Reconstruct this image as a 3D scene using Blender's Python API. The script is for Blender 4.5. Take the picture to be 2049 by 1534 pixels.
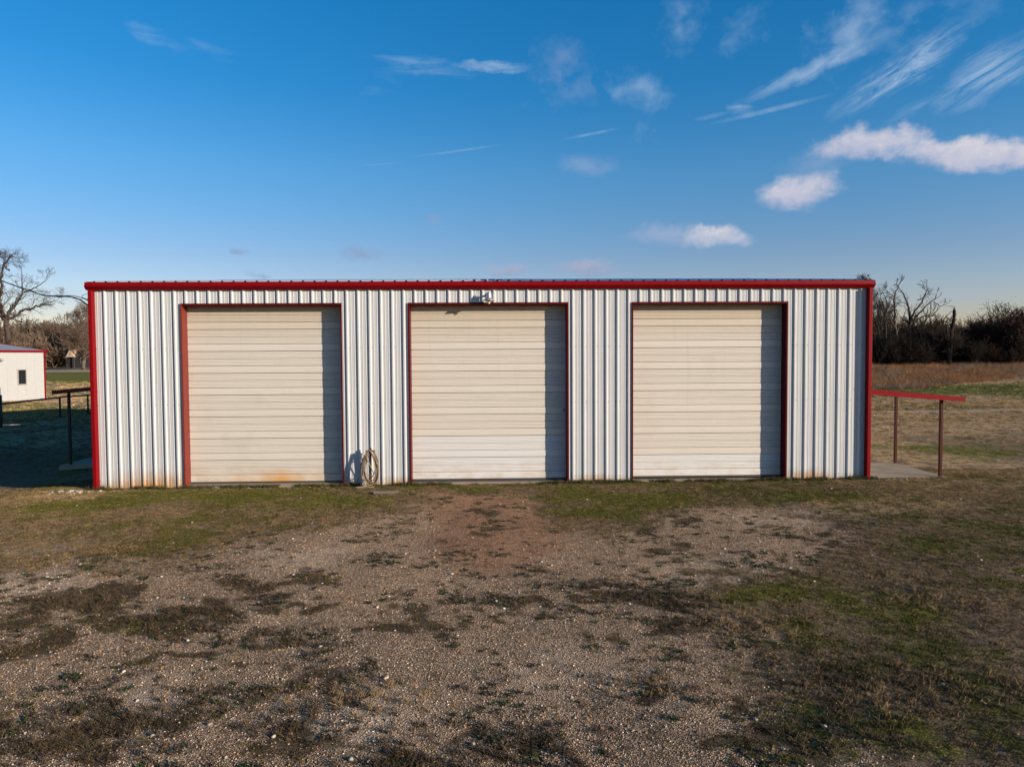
import bpy, math, random
import numpy as np
from mathutils import Matrix, Vector
for o in list(bpy.data.objects): bpy.data.objects.remove(o)
S = bpy.context.scene
COL = S.collection
R = math.radians
rng = np.random.default_rng(7)
random.seed(7)

# ------------------------------------------------------------------ camera
CAM = np.array([-0.0264, -19.2938, 3.481])
yaw, pit, rol = 0.0282, 0.0398, -0.0057
fw = np.array([math.sin(yaw)*math.cos(pit), math.cos(yaw)*math.cos(pit), -math.sin(pit)])
rt = np.array([math.cos(yaw), -math.sin(yaw), 0.]); up = np.cross(rt, fw)
r2 = rt*math.cos(rol)+up*math.sin(rol); u2 = up*math.cos(rol)-rt*math.sin(rol)
cd = bpy.data.cameras.new('camera'); cam = bpy.data.objects.new('camera', cd); COL.objects.link(cam)
cd.sensor_width = 36; cd.lens = 1422/2049*36; cd.clip_start = 0.1; cd.clip_end = 8000
M = Matrix.Identity(4)
for i in range(3):
    M[i][0] = r2[i]; M[i][1] = u2[i]; M[i][2] = -fw[i]; M[i][3] = CAM[i]
cam.matrix_world = M
S.camera = cam

# ------------------------------------------------------------------ light and exposure
SUN_AZ, SUN_EL = 60.0, 13.6                    # degrees right of the facade's outward normal (-y), above the horizon
sdir = Vector((math.sin(R(SUN_AZ))*math.cos(R(SUN_EL)), -math.cos(R(SUN_AZ))*math.cos(R(SUN_EL)), math.sin(R(SUN_EL))))
sl = bpy.data.lights.new('sun', 'SUN'); so = bpy.data.objects.new('sun', sl); COL.objects.link(so)
sl.energy = 5.0; sl.angle = R(0.5); sl.color = (1.0, 0.86, 0.70)
so.rotation_euler = sdir.to_track_quat('Z', 'Y').to_euler()
so.location = (60, -40, 40)
SKY_STRENGTH = 0.1
EXPOSURE = 0.6
S.view_settings.view_transform = 'Standard'; S.view_settings.look = 'None'
S.view_settings.exposure = EXPOSURE; S.view_settings.gamma = 1.0; S.view_settings.use_curve_mapping = False

W = bpy.data.worlds.new('World'); S.world = W; W.use_nodes = True
def build_world():
    nt = W.node_tree; N = nt.nodes; L = nt.links; N.clear()
    def node(t, **k):
        n = N.new(t)
        for a, b in k.items(): setattr(n, a, b)
        return n
    def put(sock, v):
        if isinstance(v, bpy.types.NodeSocket): L.new(v, sock)
        elif v is not None: sock.default_value = v
    def m(op, a, b=None, c=None, clamp=False):
        n = node('ShaderNodeMath', operation=op, use_clamp=clamp); put(n.inputs[0], a); put(n.inputs[1], b)
        if c is not None: put(n.inputs[2], c)
        return n.outputs[0]
    def mix(f, a, b):
        n = node('ShaderNodeMix', data_type='RGBA'); put(n.inputs[0], f); put(n.inputs[6], a); put(n.inputs[7], b); return n.outputs[2]
    def comb(x, y, z=0.):
        n = node('ShaderNodeCombineXYZ'); put(n.inputs[0], x); put(n.inputs[1], y); put(n.inputs[2], z); return n.outputs[0]
    def noise(v, scale, detail=6, rough=.55, dist=0.):
        n = node('ShaderNodeTexNoise'); put(n.inputs['Vector'], v); n.inputs['Scale'].default_value = scale
        n.inputs['Detail'].default_value = detail; n.inputs['Roughness'].default_value = rough; n.inputs['Distortion'].default_value = dist
        return n.outputs['Fac']
    tc = node('ShaderNodeTexCoord'); sp = node('ShaderNodeSeparateXYZ'); L.new(tc.outputs['Generated'], sp.inputs[0])
    az = m('MULTIPLY', m('ARCTAN2', sp.outputs[0], sp.outputs[1]), 57.2958)
    el = m('MULTIPLY', m('ARCSINE', sp.outputs[2]), 57.2958)
    sky = node('ShaderNodeTexSky', sky_type='NISHITA', sun_disc=False)
    sky.sun_elevation = R(SUN_EL); sky.sun_rotation = math.atan2(sdir.x, sdir.y)
    sky.air_density = 1.0; sky.dust_density = 0.3; sky.ozone_density = 2.2; sky.altitude = 50
    hs = node('ShaderNodeHueSaturation'); hs.inputs['Saturation'].default_value = 1.32; hs.inputs['Value'].default_value = 1.0
    L.new(sky.outputs[0], hs.inputs['Color'])
    rp = node('ShaderNodeValToRGB'); L.new(m('DIVIDE', el, 90., clamp=True), rp.inputs[0])      # paler horizon, deeper blue higher, greyed overhead for less blue shadows, same all round
    e_ = rp.color_ramp; st_ = [(0, (.90, .71, .88)), (7.5, (.86, .745, .89)), (14, (.72, .91, 1.04)), (20, (.36, .91, 1.10)), (26, (.27, .96, 1.15)), (45, (.28, .78, .90)), (90, (.42, .60, .60))]
    while len(e_.elements) < len(st_): e_.elements.new(.5)
    for q, (p_, c_) in zip(e_.elements, st_): q.position = p_/90.; q.color = (*c_, 1)
    mu = node('ShaderNodeMix', data_type='RGBA', blend_type='MULTIPLY'); mu.inputs[0].default_value = 1.; L.new(hs.outputs[0], mu.inputs[6]); L.new(rp.outputs[0], mu.inputs[7])
    col = mu.outputs[2]; clear = col
    # clouds: every entry is a patch of cloud at a compass bearing and a height above the horizon (degrees)
    wp = noise(comb(az, el, 3.), .45, 4, .6); wq = noise(comb(az, el, 9.), .45, 4, .6)
    azw = m('ADD', az, m('MULTIPLY', m('SUBTRACT', wp, .5), 2.6)); elw = m('ADD', el, m('MULTIPLY', m('SUBTRACT', wq, .5), 1.5))
    azv = m('ADD', az, m('MULTIPLY', m('SUBTRACT', wp, .5), 6.5)); elv = m('ADD', el, m('MULTIPLY', m('SUBTRACT', wq, .5), 4.5))
    puff = noise(comb(az, m('MULTIPLY', el, 1.5), 0.), .42, 8, .58)
    fine = noise(comb(az, m('MULTIPLY', el, 1.4), 5.), 1.1, 7, .6)
    ca, sa = math.cos(R(23)), math.sin(R(23))
    su = m('ADD', m('MULTIPLY', az, ca), m('MULTIPLY', el, sa)); sv = m('SUBTRACT', m('MULTIPLY', el, ca), m('MULTIPLY', az, sa))
    wisp = noise(comb(m('MULTIPLY', su, .20), m('MULTIPLY', sv, 1.25), 1.), 1.05, 9, .66, 1.3)
    ca2, sa2 = math.cos(R(6)), math.sin(R(-6))
    streak = noise(comb(m('MULTIPLY', az, .2), m('MULTIPLY', el, 1.3), 7.), 1.0, 7, .6, .6)
    dens_all = None
    CUM = CLOUDS_CUMULUS; WSP = CLOUDS_WISP
    def ell(c, a, b, rot, X, Y):
        dx = m('SUBTRACT', X, c[0]); dy = m('SUBTRACT', Y, c[1]); cr, sr = math.cos(R(rot)), math.sin(R(rot))
        u = m('DIVIDE', m('ADD', m('MULTIPLY', dx, cr), m('MULTIPLY', dy, sr)), a)
        v = m('DIVIDE', m('SUBTRACT', m('MULTIPLY', dy, cr), m('MULTIPLY', dx, sr)), b)
        return m('SUBTRACT', 1., m('SQRT', m('ADD', m('MULTIPLY', u, u), m('MULTIPLY', v, v)))), v
    for (c, a, b, rot, amp, soft, st, tone) in CUM:
        e, v = ell(c, a, b, rot, azw, elw)
        e = m('ADD', e, m('MULTIPLY', m('MINIMUM', v, 0.), .28))
        nz = m('ADD', m('MULTIPLY', m('SUBTRACT', puff, .5), amp), m('MULTIPLY', m('SUBTRACT', fine, .5), amp*.35))
        d = m('MULTIPLY', m('MULTIPLY', m('ADD', e, nz), 1./soft, clamp=True), 1.)
        d = m('MULTIPLY', m('MULTIPLY', d, d), m('SUBTRACT', 3., m('MULTIPLY', d, 2.)))
        d = m('MULTIPLY', d, st)
        topf = m('ADD', m('MULTIPLY', v, .75), m('ADD', .42, m('MULTIPLY', m('SUBTRACT', fine, .5), 1.1)), clamp=True)  # sunlit tops and shaded undersides are painted into the cloud tones
        ccol = mix(topf, tone[0], tone[1])
        col = mix(d, col, ccol)
    for (c, a, b, rot, tex, lo, gain, st, tone) in WSP:
        e, v = ell(c, a, b, rot, az if tex == 'line' else (azv if tex == 'puff' else azw), el if tex == 'line' else (elv if tex == 'puff' else elw))
        t = {'wisp': wisp, 'streak': streak, 'puff': puff, 'line': None}[tex]
        ee = m('MULTIPLY', e, 1.6 if tex == 'line' else 1.15, clamp=True)
        if t is None: d = m('MULTIPLY', ee, m('ADD', .5, m('MULTIPLY', m('SUBTRACT', fine, .5), 1.6)), clamp=True)
        else: d = m('MULTIPLY', ee, m('MULTIPLY', m('SUBTRACT', t, lo), gain, clamp=True))
        col = mix(m('MULTIPLY', d, st), col, tone)
    bg = node('ShaderNodeBackground'); L.new(col, bg.inputs[0]); bg.inputs[1].default_value = SKY_STRENGTH
    b0 = node('ShaderNodeBackground'); L.new(clear, b0.inputs[0]); b0.inputs[1].default_value = SKY_STRENGTH
    # the part of the sky that holds clouds; elsewhere the clear-sky branch is evaluated alone (faster)
    inside = m('MULTIPLY', m('LESS_THAN', m('ABSOLUTE', az), 47.), m('MULTIPLY', m('GREATER_THAN', el, -.5), m('LESS_THAN', el, 32.)))
    ms = node('ShaderNodeMixShader'); L.new(inside, ms.inputs[0]); L.new(b0.outputs[0], ms.inputs[1]); L.new(bg.outputs[0], ms.inputs[2])
    out = node('ShaderNodeOutputWorld'); L.new(ms.outputs[0], out.inputs[0])
K = 1/(SKY_STRENGTH*2**EXPOSURE)
WHT = (.73*K, .69*K, .735*K, 1); SHD = (.33*K, .44*K, .64*K, 1); PNK = (.42*K, .465*K, .64*K, 1); GRY = (.30*K, .415*K, .61*K, 1); WIS = (.46*K, .60*K, .78*K, 1)
LOW = (.265*K, .365*K, .555*K, 1); LOW2 = (.46*K, .445*K, .575*K, 1)
# every entry: (compass bearing, elevation) in degrees, half width, half height, tilt, ...
CLOUDS_CUMULUS = [
    ((28.1, 14.5), 4.78, 1.45, -2, 1.0, .75, .90, (PNK, WHT)),
    ((34.7, 12.8), 4.75, 1.45, -8, .9, .6, .97, (PNK, WHT)),
    ((31.4, 13.6), 4.2, 1.15, -6, .9, .8, .85, (PNK, WHT)),
    ((24.9, 13.7), 3.36, 1.88, 20, 1.2, 1.3, .40, (SHD, PNK)),
    ((23.5, 11.6), 3.43, 1.69, 4, .9, .75, .93, (PNK, WHT)),
    ((14.3, 9.1), 3.99, 1.21, -4, .9, .8, .62, (GRY, PNK)),
    ((17.5, 8.8), 3.40, 1.08, -5, .8, .6, .85, (GRY, WHT)),
    ((7.5, 14.6), 3.15, 1.25, -10, 1.2, 1.3, .42, (SHD, PNK)),
    ((7.7, 6.7), 3.6, 1.05, 0, 1.1, .9, .85, (LOW, LOW2)),
    ((1.3, 6.7), 2.5, 0.75, 0, 1.2, 1.0, .75, (LOW, LOW2)),
    ((-10.1, 7.9), 2.3, 0.9, -10, 1.4, 1.1, .7, (LOW, LOW)),
    ((-17.8, 6.0), 1.5, 0.5, 0, 1.3, 1.0, .7, (LOW, LOW)),
    ((-19.1, 7.7), 0.85, 0.4, -10, 1.2, 1.0, .7, (LOW, LOW)),
    ((-4.8, 10.6), 1.1, 0.9, -30, 1.2, 1.2, .5, (LOW, LOW)),
    ((32.9, 3.6), 3.81, 0.89, 0, 1.3, 1.4, .35, (PNK, PNK)),
    ((-30.7, 4.2), 2.58, 0.57, 0, 1.3, 1.4, .3, (PNK, PNK))]
CLOUDS_WISP = [
    ((5.9, 21.1), 3.15, 2.71, -40, 'puff', .35, 3.4, 0.32, PNK),
    ((12.0, 19.6), 2.88, 1.53, -10, 'puff', .33, 3.4, 0.35, WIS),
    ((12.5, 17.3), 1.15, 1.40, 0, 'puff', .42, 4.0, 0.18, WIS),
    ((0.2, 21.7), 3.36, 0.47, -3, 'streak', .28, 4.0, 0.58, WIS),
    ((-5.9, 21.8), 5.43, 0.87, -7, 'streak', .40, 4.5, 0.29, WIS),
    ((-8.6, 20.2), 2.69, 1.02, 25, 'streak', .45, 4.0, 0.12, WIS),
    ((-24.7, 21.6), 2.23, 0.73, -8, 'streak', .36, 4.0, 0.23, WIS),
    ((-21.3, 21.4), 2.52, 0.62, -8, 'streak', .40, 4.0, 0.14, WIS),
    ((15.0, 23.8), 2.43, 2.21, -60, 'puff', .35, 3.4, 0.26, WIS),
    ((19.6, 22.9), 1.61, 2.04, -60, 'puff', .35, 3.4, 0.24, WIS),
    ((26.7, 22.1), 4.21, 2.11, 60, 'puff', .30, 3.0, 0.42, WIS),
    ((31.7, 21.7), 5.33, 2.62, 25, 'puff', .40, 3.4, 0.26, WIS),
    ((24.5, 19.9), 6.38, 0.76, 17, 'wisp', .26, 3.5, 0.50, WIS),
    ((29.9, 18.8), 5.07, 1.36, 26, 'wisp', .38, 4.6, 0.68, WIS),
    ((35.0, 17.8), 3.59, 1.78, 28, 'wisp', .38, 4.4, 0.65, WIS),
    ((31.2, 16.5), 3.00, 0.47, 22, 'wisp', .42, 4.0, 0.22, WIS),
    ((21.4, 17.6), 4.57, 0.23, 7, 'line', 0, 0, 0.40, WIS),
    ((19.3, 17.8), 1.08, 0.37, -10, 'streak', .34, 4, 0.40, WIS),
    ((17.2, 17.6), 1.33, 0.21, 7, 'line', 0, 0, 0.36, WIS),
    ((7.9, 16.9), 2.51, 0.14, 8, 'line', 0, 0, 0.36, WIS),
    ((-2.6, 15.8), 3.95, 0.11, 8, 'line', 0, 0, 0.32, WIS),
    ((-8.5, 14.7), 2.31, 0.09, 7, 'line', 0, 0, 0.18, WIS)]
build_world()
W.cycles.sampling_method = 'MANUAL'; W.cycles.sample_map_resolution = 512

# ------------------------------------------------------------------ tagging helpers
def tag(o, label=None, cat=None, group=None, kind=None):
    if label: o['label'] = label
    if cat: o['category'] = cat
    if group: o['group'] = group
    if kind: o['kind'] = kind
    return o
def empty(name, loc, label, cat, group=None, rz=0.):
    o = bpy.data.objects.new(name, None); COL.objects.link(o); o.location = loc; o.rotation_euler = (0, 0, rz)
    o.empty_display_size = .3
    return tag(o, label, cat, group)
class MB:
    def __init__(s): s.v = []; s.f = []
    def add(s, v, f):
        b = len(s.v); s.v += [tuple(map(float, p)) for p in v]; s.f += [tuple(i+b for i in q) for q in f]; return s
    def box(s, x0, x1, y0, y1, z0, z1):
        return s.add([(x0,y0,z0),(x1,y0,z0),(x1,y1,z0),(x0,y1,z0),(x0,y0,z1),(x1,y0,z1),(x1,y1,z1),(x0,y1,z1)],
                     [(0,3,2,1),(4,5,6,7),(0,1,5,4),(1,2,6,5),(2,3,7,6),(3,0,4,7)])
    def bar(s, a, b, w, h):                    # rectangular bar from a to b
        a = Vector(a); b = Vector(b); d = (b-a).normalized(); ref = Vector((0,0,1)) if abs(d.z) < .9 else Vector((0,1,0))
        u = d.cross(ref).normalized(); v = u.cross(d)
        V = []
        for p in (a, b):
            for su, sv in ((-1,-1),(1,-1),(1,1),(-1,1)): V.append(p+u*(su*w/2)+v*(sv*h/2))
        return s.add(V, [(0,3,2,1),(4,5,6,7),(0,1,5,4),(1,2,6,5),(2,3,7,6),(3,0,4,7)])
    def tube(s, pts, r, n=8, cap=True):
        pts = [Vector(p) for p in pts]; rr = r if isinstance(r, (list, tuple)) else [r]*len(pts)
        V = []; F = []; u = None
        for i, p in enumerate(pts):
            d = (pts[min(i+1, len(pts)-1)]-pts[max(i-1, 0)]).normalized()
            if u is None:
                ref = Vector((0,0,1)) if abs(d.z) < .9 else Vector((1,0,0)); u = d.cross(ref).normalized()
            else: u = (u-d*u.dot(d)).normalized()
            w = d.cross(u)
            for k in range(n):
                a = 2*math.pi*k/n; V.append(p+u*(math.cos(a)*rr[i])+w*(math.sin(a)*rr[i]))
        for i in range(len(pts)-1):
            for k in range(n): F.append((i*n+k, i*n+(k+1) % n, (i+1)*n+(k+1) % n, (i+1)*n+k))
        if cap: F.append(tuple(range(n-1, -1, -1))); F.append(tuple(range((len(pts)-1)*n, len(pts)*n)))
        return s.add(V, F)
    def lathe(s, prof, c=(0,0,0), n=20):
        V = []; F = []
        for r_, z in prof:
            for k in range(n):
                a = 2*math.pi*k/n; V.append((c[0]+r_*math.cos(a), c[1]+r_*math.sin(a), c[2]+z))
        for i in range(len(prof)-1):
            for k in range(n): F.append((i*n+k, i*n+(k+1) % n, (i+1)*n+(k+1) % n, (i+1)*n+k))
        return s.add(V, F)
    def extrude_x(s, prof, x0, x1, close=False):   # prof: list of (y,z)
        n = len(prof); V = [(x0, y, z) for y, z in prof]+[(x1, y, z) for y, z in prof]
        F = [(i, i+1, n+i+1, n+i) for i in range(n-1)]
        if close: F.append((n-1, 0, n, 2*n-1)); F += [tuple(range(n-1, -1, -1)), tuple(range(n, 2*n))]
        return s.add(V, F)
    def build(s, name, mat, parent=None, smooth=False, bevel=0., loc=None):
        me = bpy.data.meshes.new(name); me.from_pydata(s.v, [], s.f); me.update()
        o = bpy.data.objects.new(name, me); COL.objects.link(o)
        if mat: me.materials.append(mat)
        if smooth: me.polygons.foreach_set('use_smooth', [True]*len(me.polygons))
        if parent is not None: o.parent = parent
        if loc is not None: o.location = loc
        if bevel:
            b = o.modifiers.new('bevel', 'BEVEL'); b.width = bevel; b.segments = 2; b.limit_method = 'ANGLE'
        return o
def np_mesh(name, V, F, mat, parent=None, k=3, attrs=None, smooth=False, link=True):
    me = bpy.data.meshes.new(name); n = len(F)
    me.vertices.add(len(V)); me.vertices.foreach_set('co', np.asarray(V, np.float32).ravel())
    if n:
        me.loops.add(n*k); me.polygons.add(n); me.loops.foreach_set('vertex_index', np.asarray(F, np.int32).ravel())
        me.polygons.foreach_set('loop_start', np.arange(0, n*k, k, dtype=np.int32))
        if smooth: me.polygons.foreach_set('use_smooth', np.ones(n, bool))
    for a, (typ, dat) in (attrs or {}).items():
        at = me.attributes.new(a, typ, 'POINT')
        at.data.foreach_set({'FLOAT_COLOR': 'color', 'FLOAT_VECTOR': 'vector', 'FLOAT': 'value', 'INT': 'value'}[typ], np.asarray(dat, np.int32 if typ == 'INT' else np.float32).ravel())
    me.update(calc_edges=True)
    if mat: me.materials.append(mat)
    o = bpy.data.objects.new(name, me)
    if link: COL.objects.link(o)
    if parent is not None: o.parent = parent
    return o

# ------------------------------------------------------------------ noise for layout
def vnoise(x, y, seed=0):
    xi = np.floor(x).astype(np.int64); yi = np.floor(y).astype(np.int64); fx = x-xi; fy = y-yi
    def h(a, b):
        n = (a*374761393+b*668265263+seed*974634541) & 0x7fffffff
        n = ((n ^ (n >> 13))*1274126177) & 0x7fffffff
        return ((n ^ (n >> 16)) & 0xffff)/65535.
    sx = fx*fx*(3-2*fx); sy = fy*fy*(3-2*fy)
    return (h(xi, yi)*(1-sx)+h(xi+1, yi)*sx)*(1-sy)+(h(xi, yi+1)*(1-sx)+h(xi+1, yi+1)*sx)*sy
def fbm(x, y, seed=0, oct=4):
    t = 0.; a = .5; n = 0.
    for o in range(oct):
        t = t+a*vnoise(x, y, seed+o*17); n += a; x = x*2.03+11.3; y = y*2.03+4.7; a *= .5
    return t/n
def sst(a, b, x):
    t = np.clip((x-a)/(b-a), 0, 1); return t*t*(3-2*t)
def ground_z(x, y):
    x = np.asarray(x, float); y = np.asarray(y, float)
    z = sst(48, 125, y)*1.2*sst(-35, -25, x)+sst(45, 100, y)*1.5*(1-sst(-35, -25, x))
    z = z-.28*sst(-11.2, -15, x)*(1-sst(2.5, 6, y))*sst(-9, -3, y)
    off = np.clip(np.maximum(np.abs(x+.15)-10.9, np.maximum(-y-.25, y-18.6)), 0, None)      # distance from the building
    k = sst(0, 2.5, off)
    z = z+k*((fbm(x/5, y/5, 3, 3)-.5)*.22)+sst(0, .8, off)*(fbm(x/.9, y/.9, 8, 3)-.5)*.055
    z = z+.16*np.exp(-(((x-9.5)/3.5)**2+((y+4.5)/2.)**2))*k
    z = z+.0035*np.clip(x, -11, 11)*np.exp(-np.abs(y)/3.)-.012
    return z

# ------------------------------------------------------------------ ground cover layout (world metres)
def ell_m(x, y, cx, cy, a, b, rot=0.):
    c, s = math.cos(R(rot)), math.sin(R(rot)); dx = x-cx; dy = y-cy
    return 1-np.sqrt(((dx*c+dy*s)/a)**2+((dy*c-dx*s)/b)**2)
GRAVEL_POLY = [(-8.40, -8.71), (-7.95, -7.78), (-7.64, -6.71), (-5.53, -7.35), (-4.87, -5.95), (-3.60, -4.64), (-2.06, -3.80), (-1.76, -1.26), (0.91, -1.41), (1.34, -4.89), (2.97, -5.47), (4.51, -3.55), (6.58, -3.23), (7.13, -4.29), (6.81, -6.17), (4.94, -7.84), (3.54, -8.31), (2.90, -9.43), (3.10, -11.15), (3.15, -12.57), (3.38, -13.54), (2.86, -14.98), (-4.18, -14.73)]
def poly_sd(x, y, P):                          # signed distance, inside positive
    d = np.full(x.shape, 1e9); ins = np.zeros(x.shape, bool); n = len(P)
    for i in range(n):
        ax, ay = P[i]; bx, by = P[(i+1) % n]; ex, ey = bx-ax, by-ay
        t = np.clip(((x-ax)*ex+(y-ay)*ey)/(ex*ex+ey*ey), 0, 1); d = np.minimum(d, np.hypot(x-ax-t*ex, y-ay-t*ey))
        c = ((ay > y) != (by > y)) & (x < ex*(y-ay)/(ey if ey else 1e-9)+ax); ins ^= c
    return np.where(ins, d, -d)
DARK = [(-4.42, -9.78, 1.28, 0.63), (-6.20, -9.13, 0.93, 0.96), (-5.72, -10.63, 0.55, 0.62), (-2.69, -10.49, 0.50, 0.22), (-2.70, -9.54, 0.55, 0.35), (-3.85, -10.86, 0.42, 0.18), (-4.07, -12.91, 0.90, 0.34), (-3.67, -12.49, 0.68, 0.21), (-0.60, -13.13, 0.31, 0.24), (0.38, -13.09, 0.36, 0.33), (1.50, -12.03, 0.31, 0.33), (1.53, -9.05, 0.66, 0.35), (2.40, -9.41, 0.78, 0.53), (2.52, -10.26, 0.45, 0.34), (2.00, -8.49, 0.31, 0.29), (-1.52, -12.13, 0.17, 0.24), (-1.76, -12.32, 0.15, 0.14), (-1.54, -9.91, 0.53, 0.29), (-3.63, -8.35, 0.54, 0.25), (-3.18, -8.84, 0.37, 0.22), (-3.11, -12.01, 0.31, 0.22), (-3.07, -11.30, 0.28, 0.11), (2.55, -13.09, 0.54, 0.33), (2.44, -12.34, 0.30, 0.27), (3.55, -12.28, 0.46, 0.31), (2.13, -13.23, 0.26, 0.24), (-1.70, -12.92, 0.18, 0.17), (-1.89, -10.16, 0.26, 0.24), (-4.02, -9.12, 0.43, 0.34), (-5.81, -8.60, 0.60, 0.42), (-0.07, -12.63, 0.19, 0.13)]
GREEN = [(-8.63, -1.32, 1.52, 0.92), (-6.40, -1.32, 2.91, 1.05), (-4.22, -2.06, 1.82, 0.97), (-0.36, -1.14, 0.64, 0.68), (2.01, -1.80, 1.11, 1.39), (3.73, -2.51, 1.42, 1.29), (2.11, -3.77, 1.32, 0.70), (7.74, -2.73, 1.40, 0.91), (7.99, -7.02, 0.66, 0.83), (3.97, -9.05, 1.17, 0.57), (5.56, -9.55, 1.05, 0.81), (2.22, -11.71, 0.33, 0.24), (2.73, -11.54, 0.28, 0.25), (3.07, -12.75, 0.57, 0.46), (2.39, -13.24, 0.66, 0.31), (3.84, -13.14, 0.67, 0.41), (2.59, -8.64, 0.46, 0.28), (16.51, 5.58, 2.08, 1.81), (62.92, 68.84, 6.73, 36.92), (0.92, -9.34, 0.21, 0.16), (0.62, -11.82, 0.13, 0.11), (1.02, -12.09, 0.08, 0.09), (-2.79, -10.15, 0.10, 0.10), (-4.92, -9.85, 1.00, 0.55), (-10.15, -2.31, 1.44, 0.82)]
LIGHT = [(-3.50, -6.85, 1.14, 1.09), (3.30, -7.48, 1.01, 0.99), (6.19, -4.71, 1.55, 0.89), (-7.06, -8.20, 0.94, 0.75), (-8.43, -6.29, 0.83, 0.55), (2.69, -13.17, 0.18, 0.13), (-3.68, -11.76, 0.80, 0.47), (-1.15, -12.40, 0.98, 0.60), (0.38, -11.44, 0.90, 0.78)]
RED = [(-0.1, -2.87, 1.39, 2.02), (-1.06, -2.24, 0.96, 1.8), (0.8, -3.45, 0.9, 1.88), (-0.29, -5.23, 1.0, 1.06), (-0.05, -5.2, 1.5, 3.0)]
TAN = [(13.39, 2.3, 4.52, 5.1), (15.02, 7.11, 2.21, 7.79), (-11.08, -0.72, 1.84, 1.11), (8.45, -3.86, 2.4, 1.3)]
def cover(x, y):
    """gravel, green, dark, tan, light, red  (0..1 each)"""
    wx = x+(fbm(x/.7, y/.7, 21)-.5)*1.1; wy = y+(fbm(x/.7, y/.7, 33)-.5)*1.1
    n1 = fbm(x/.35, y/.35, 41); n2 = fbm(x/1.6, y/1.6, 52); n3 = fbm(x/.15, y/.15, 61, 3)
    def soft(L, g=1.6, o=.0):
        t = np.zeros(x.shape)
        for e in L: t = np.maximum(t, np.clip((ell_m(wx, wy, *e)+o)*g, 0, 1))
        return t
    lt_pre = soft(LIGHT, 1.2, .1)
    sd = poly_sd(wx, wy, GRAVEL_POLY)
    gr = sst(-.7, .9, sd+(n1-.5)*1.6+(n2-.5)*1.2)
    dk = soft(DARK, 2.0, .15); dk = sst(.25, .85, dk*.75+(n1-.5)*1.0+(n3-.5)*.8); dk = np.maximum(dk, .85*sst(.535, .66, n2*.45+n1*.35+n3*.2-.02*lt_pre)); dk = np.maximum(dk, .8*sst(.0, .5, ell_m(wx, wy, -22, 13, 14, 13)))  # wide ellipse: soil darkened to deepen the building's shadow on its left
    weeds = .7*sst(.66, .80, n1*.55+n2*.3+n3*.25-.02)
    gr = gr*(1-dk*.92)*(1-weeds*.6*sst(-16, -6, y))
    gn = soft(GREEN, 1.1, .3)*(.68+.32*sst(-5, -2.5, y)); gn = gn*sst(.25, .62, n1*.45+n3*.35+n2*.3)*1.3
    gn = np.maximum(gn, .55*sst(.56, .72, n2*.6+n1*.4)*(1-gr)*sst(-3, 5, y+x*.15-2))
    edge = np.exp(-np.clip(-y, 0, None)/1.1)*(np.abs(x) < 11)*sst(-4., 0., y)
    gn = np.maximum(gn, edge*sst(.3, .6, n1))
    gn = gn*(1-.6*sst(.2, 1.2, sd)*(1-sst(-4, -2.5, y))); gn = np.maximum(gn, .55*sst(.40, .68, n1*.5+n2*.5)*(1-gr)*(1-sst(6, 14, y))*(1-.85*sst(-.6, .4, sd)))
    tn = np.clip(soft(TAN, 1.2, .3), 0, 1)*sst(.25, .7, n1*.5+n2*.5+.1)
    tn = np.maximum(tn, sst(2, 14, y)*sst(.3, .7, n2*.4+n1*.6+.12)*.9)
    lt = soft(LIGHT, 1.2, .1)*sst(.2, .7, n1+.1); rd = soft(RED, 1.4, .15)
    far_green = sst(.35, .75, ell_m(wx, wy, -55, 82, 60, 20)+.3)
    far_green = np.maximum(far_green, sst(.2, .7, ell_m(wx, wy, 48, 46, 20, 12)+.3)*.9)
    far_green = np.maximum(far_green, sst(.42, .6, fbm(x/6, y/3.5, 71))*.55*sst(10, 30, y))
    gn = np.maximum(gn*(1-sst(10, 30, y)), far_green)
    road = sst(0, .35, 1-np.abs(y-93-(x+60)*.02)/3.5)*(x < -25)
    trk = sst(0, .5, 1-np.abs(y-22.5-(x-28)*.05)/.9)*(x > 14)*.95
    lt = np.maximum(lt*(1-sst(4, 8, y)), np.maximum(road, trk)); tn = np.maximum(tn, np.maximum(road, trk))
    gn = gn*(1-np.maximum(road, trk))
    return gr, gn, dk, tn, lt, rd

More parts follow.
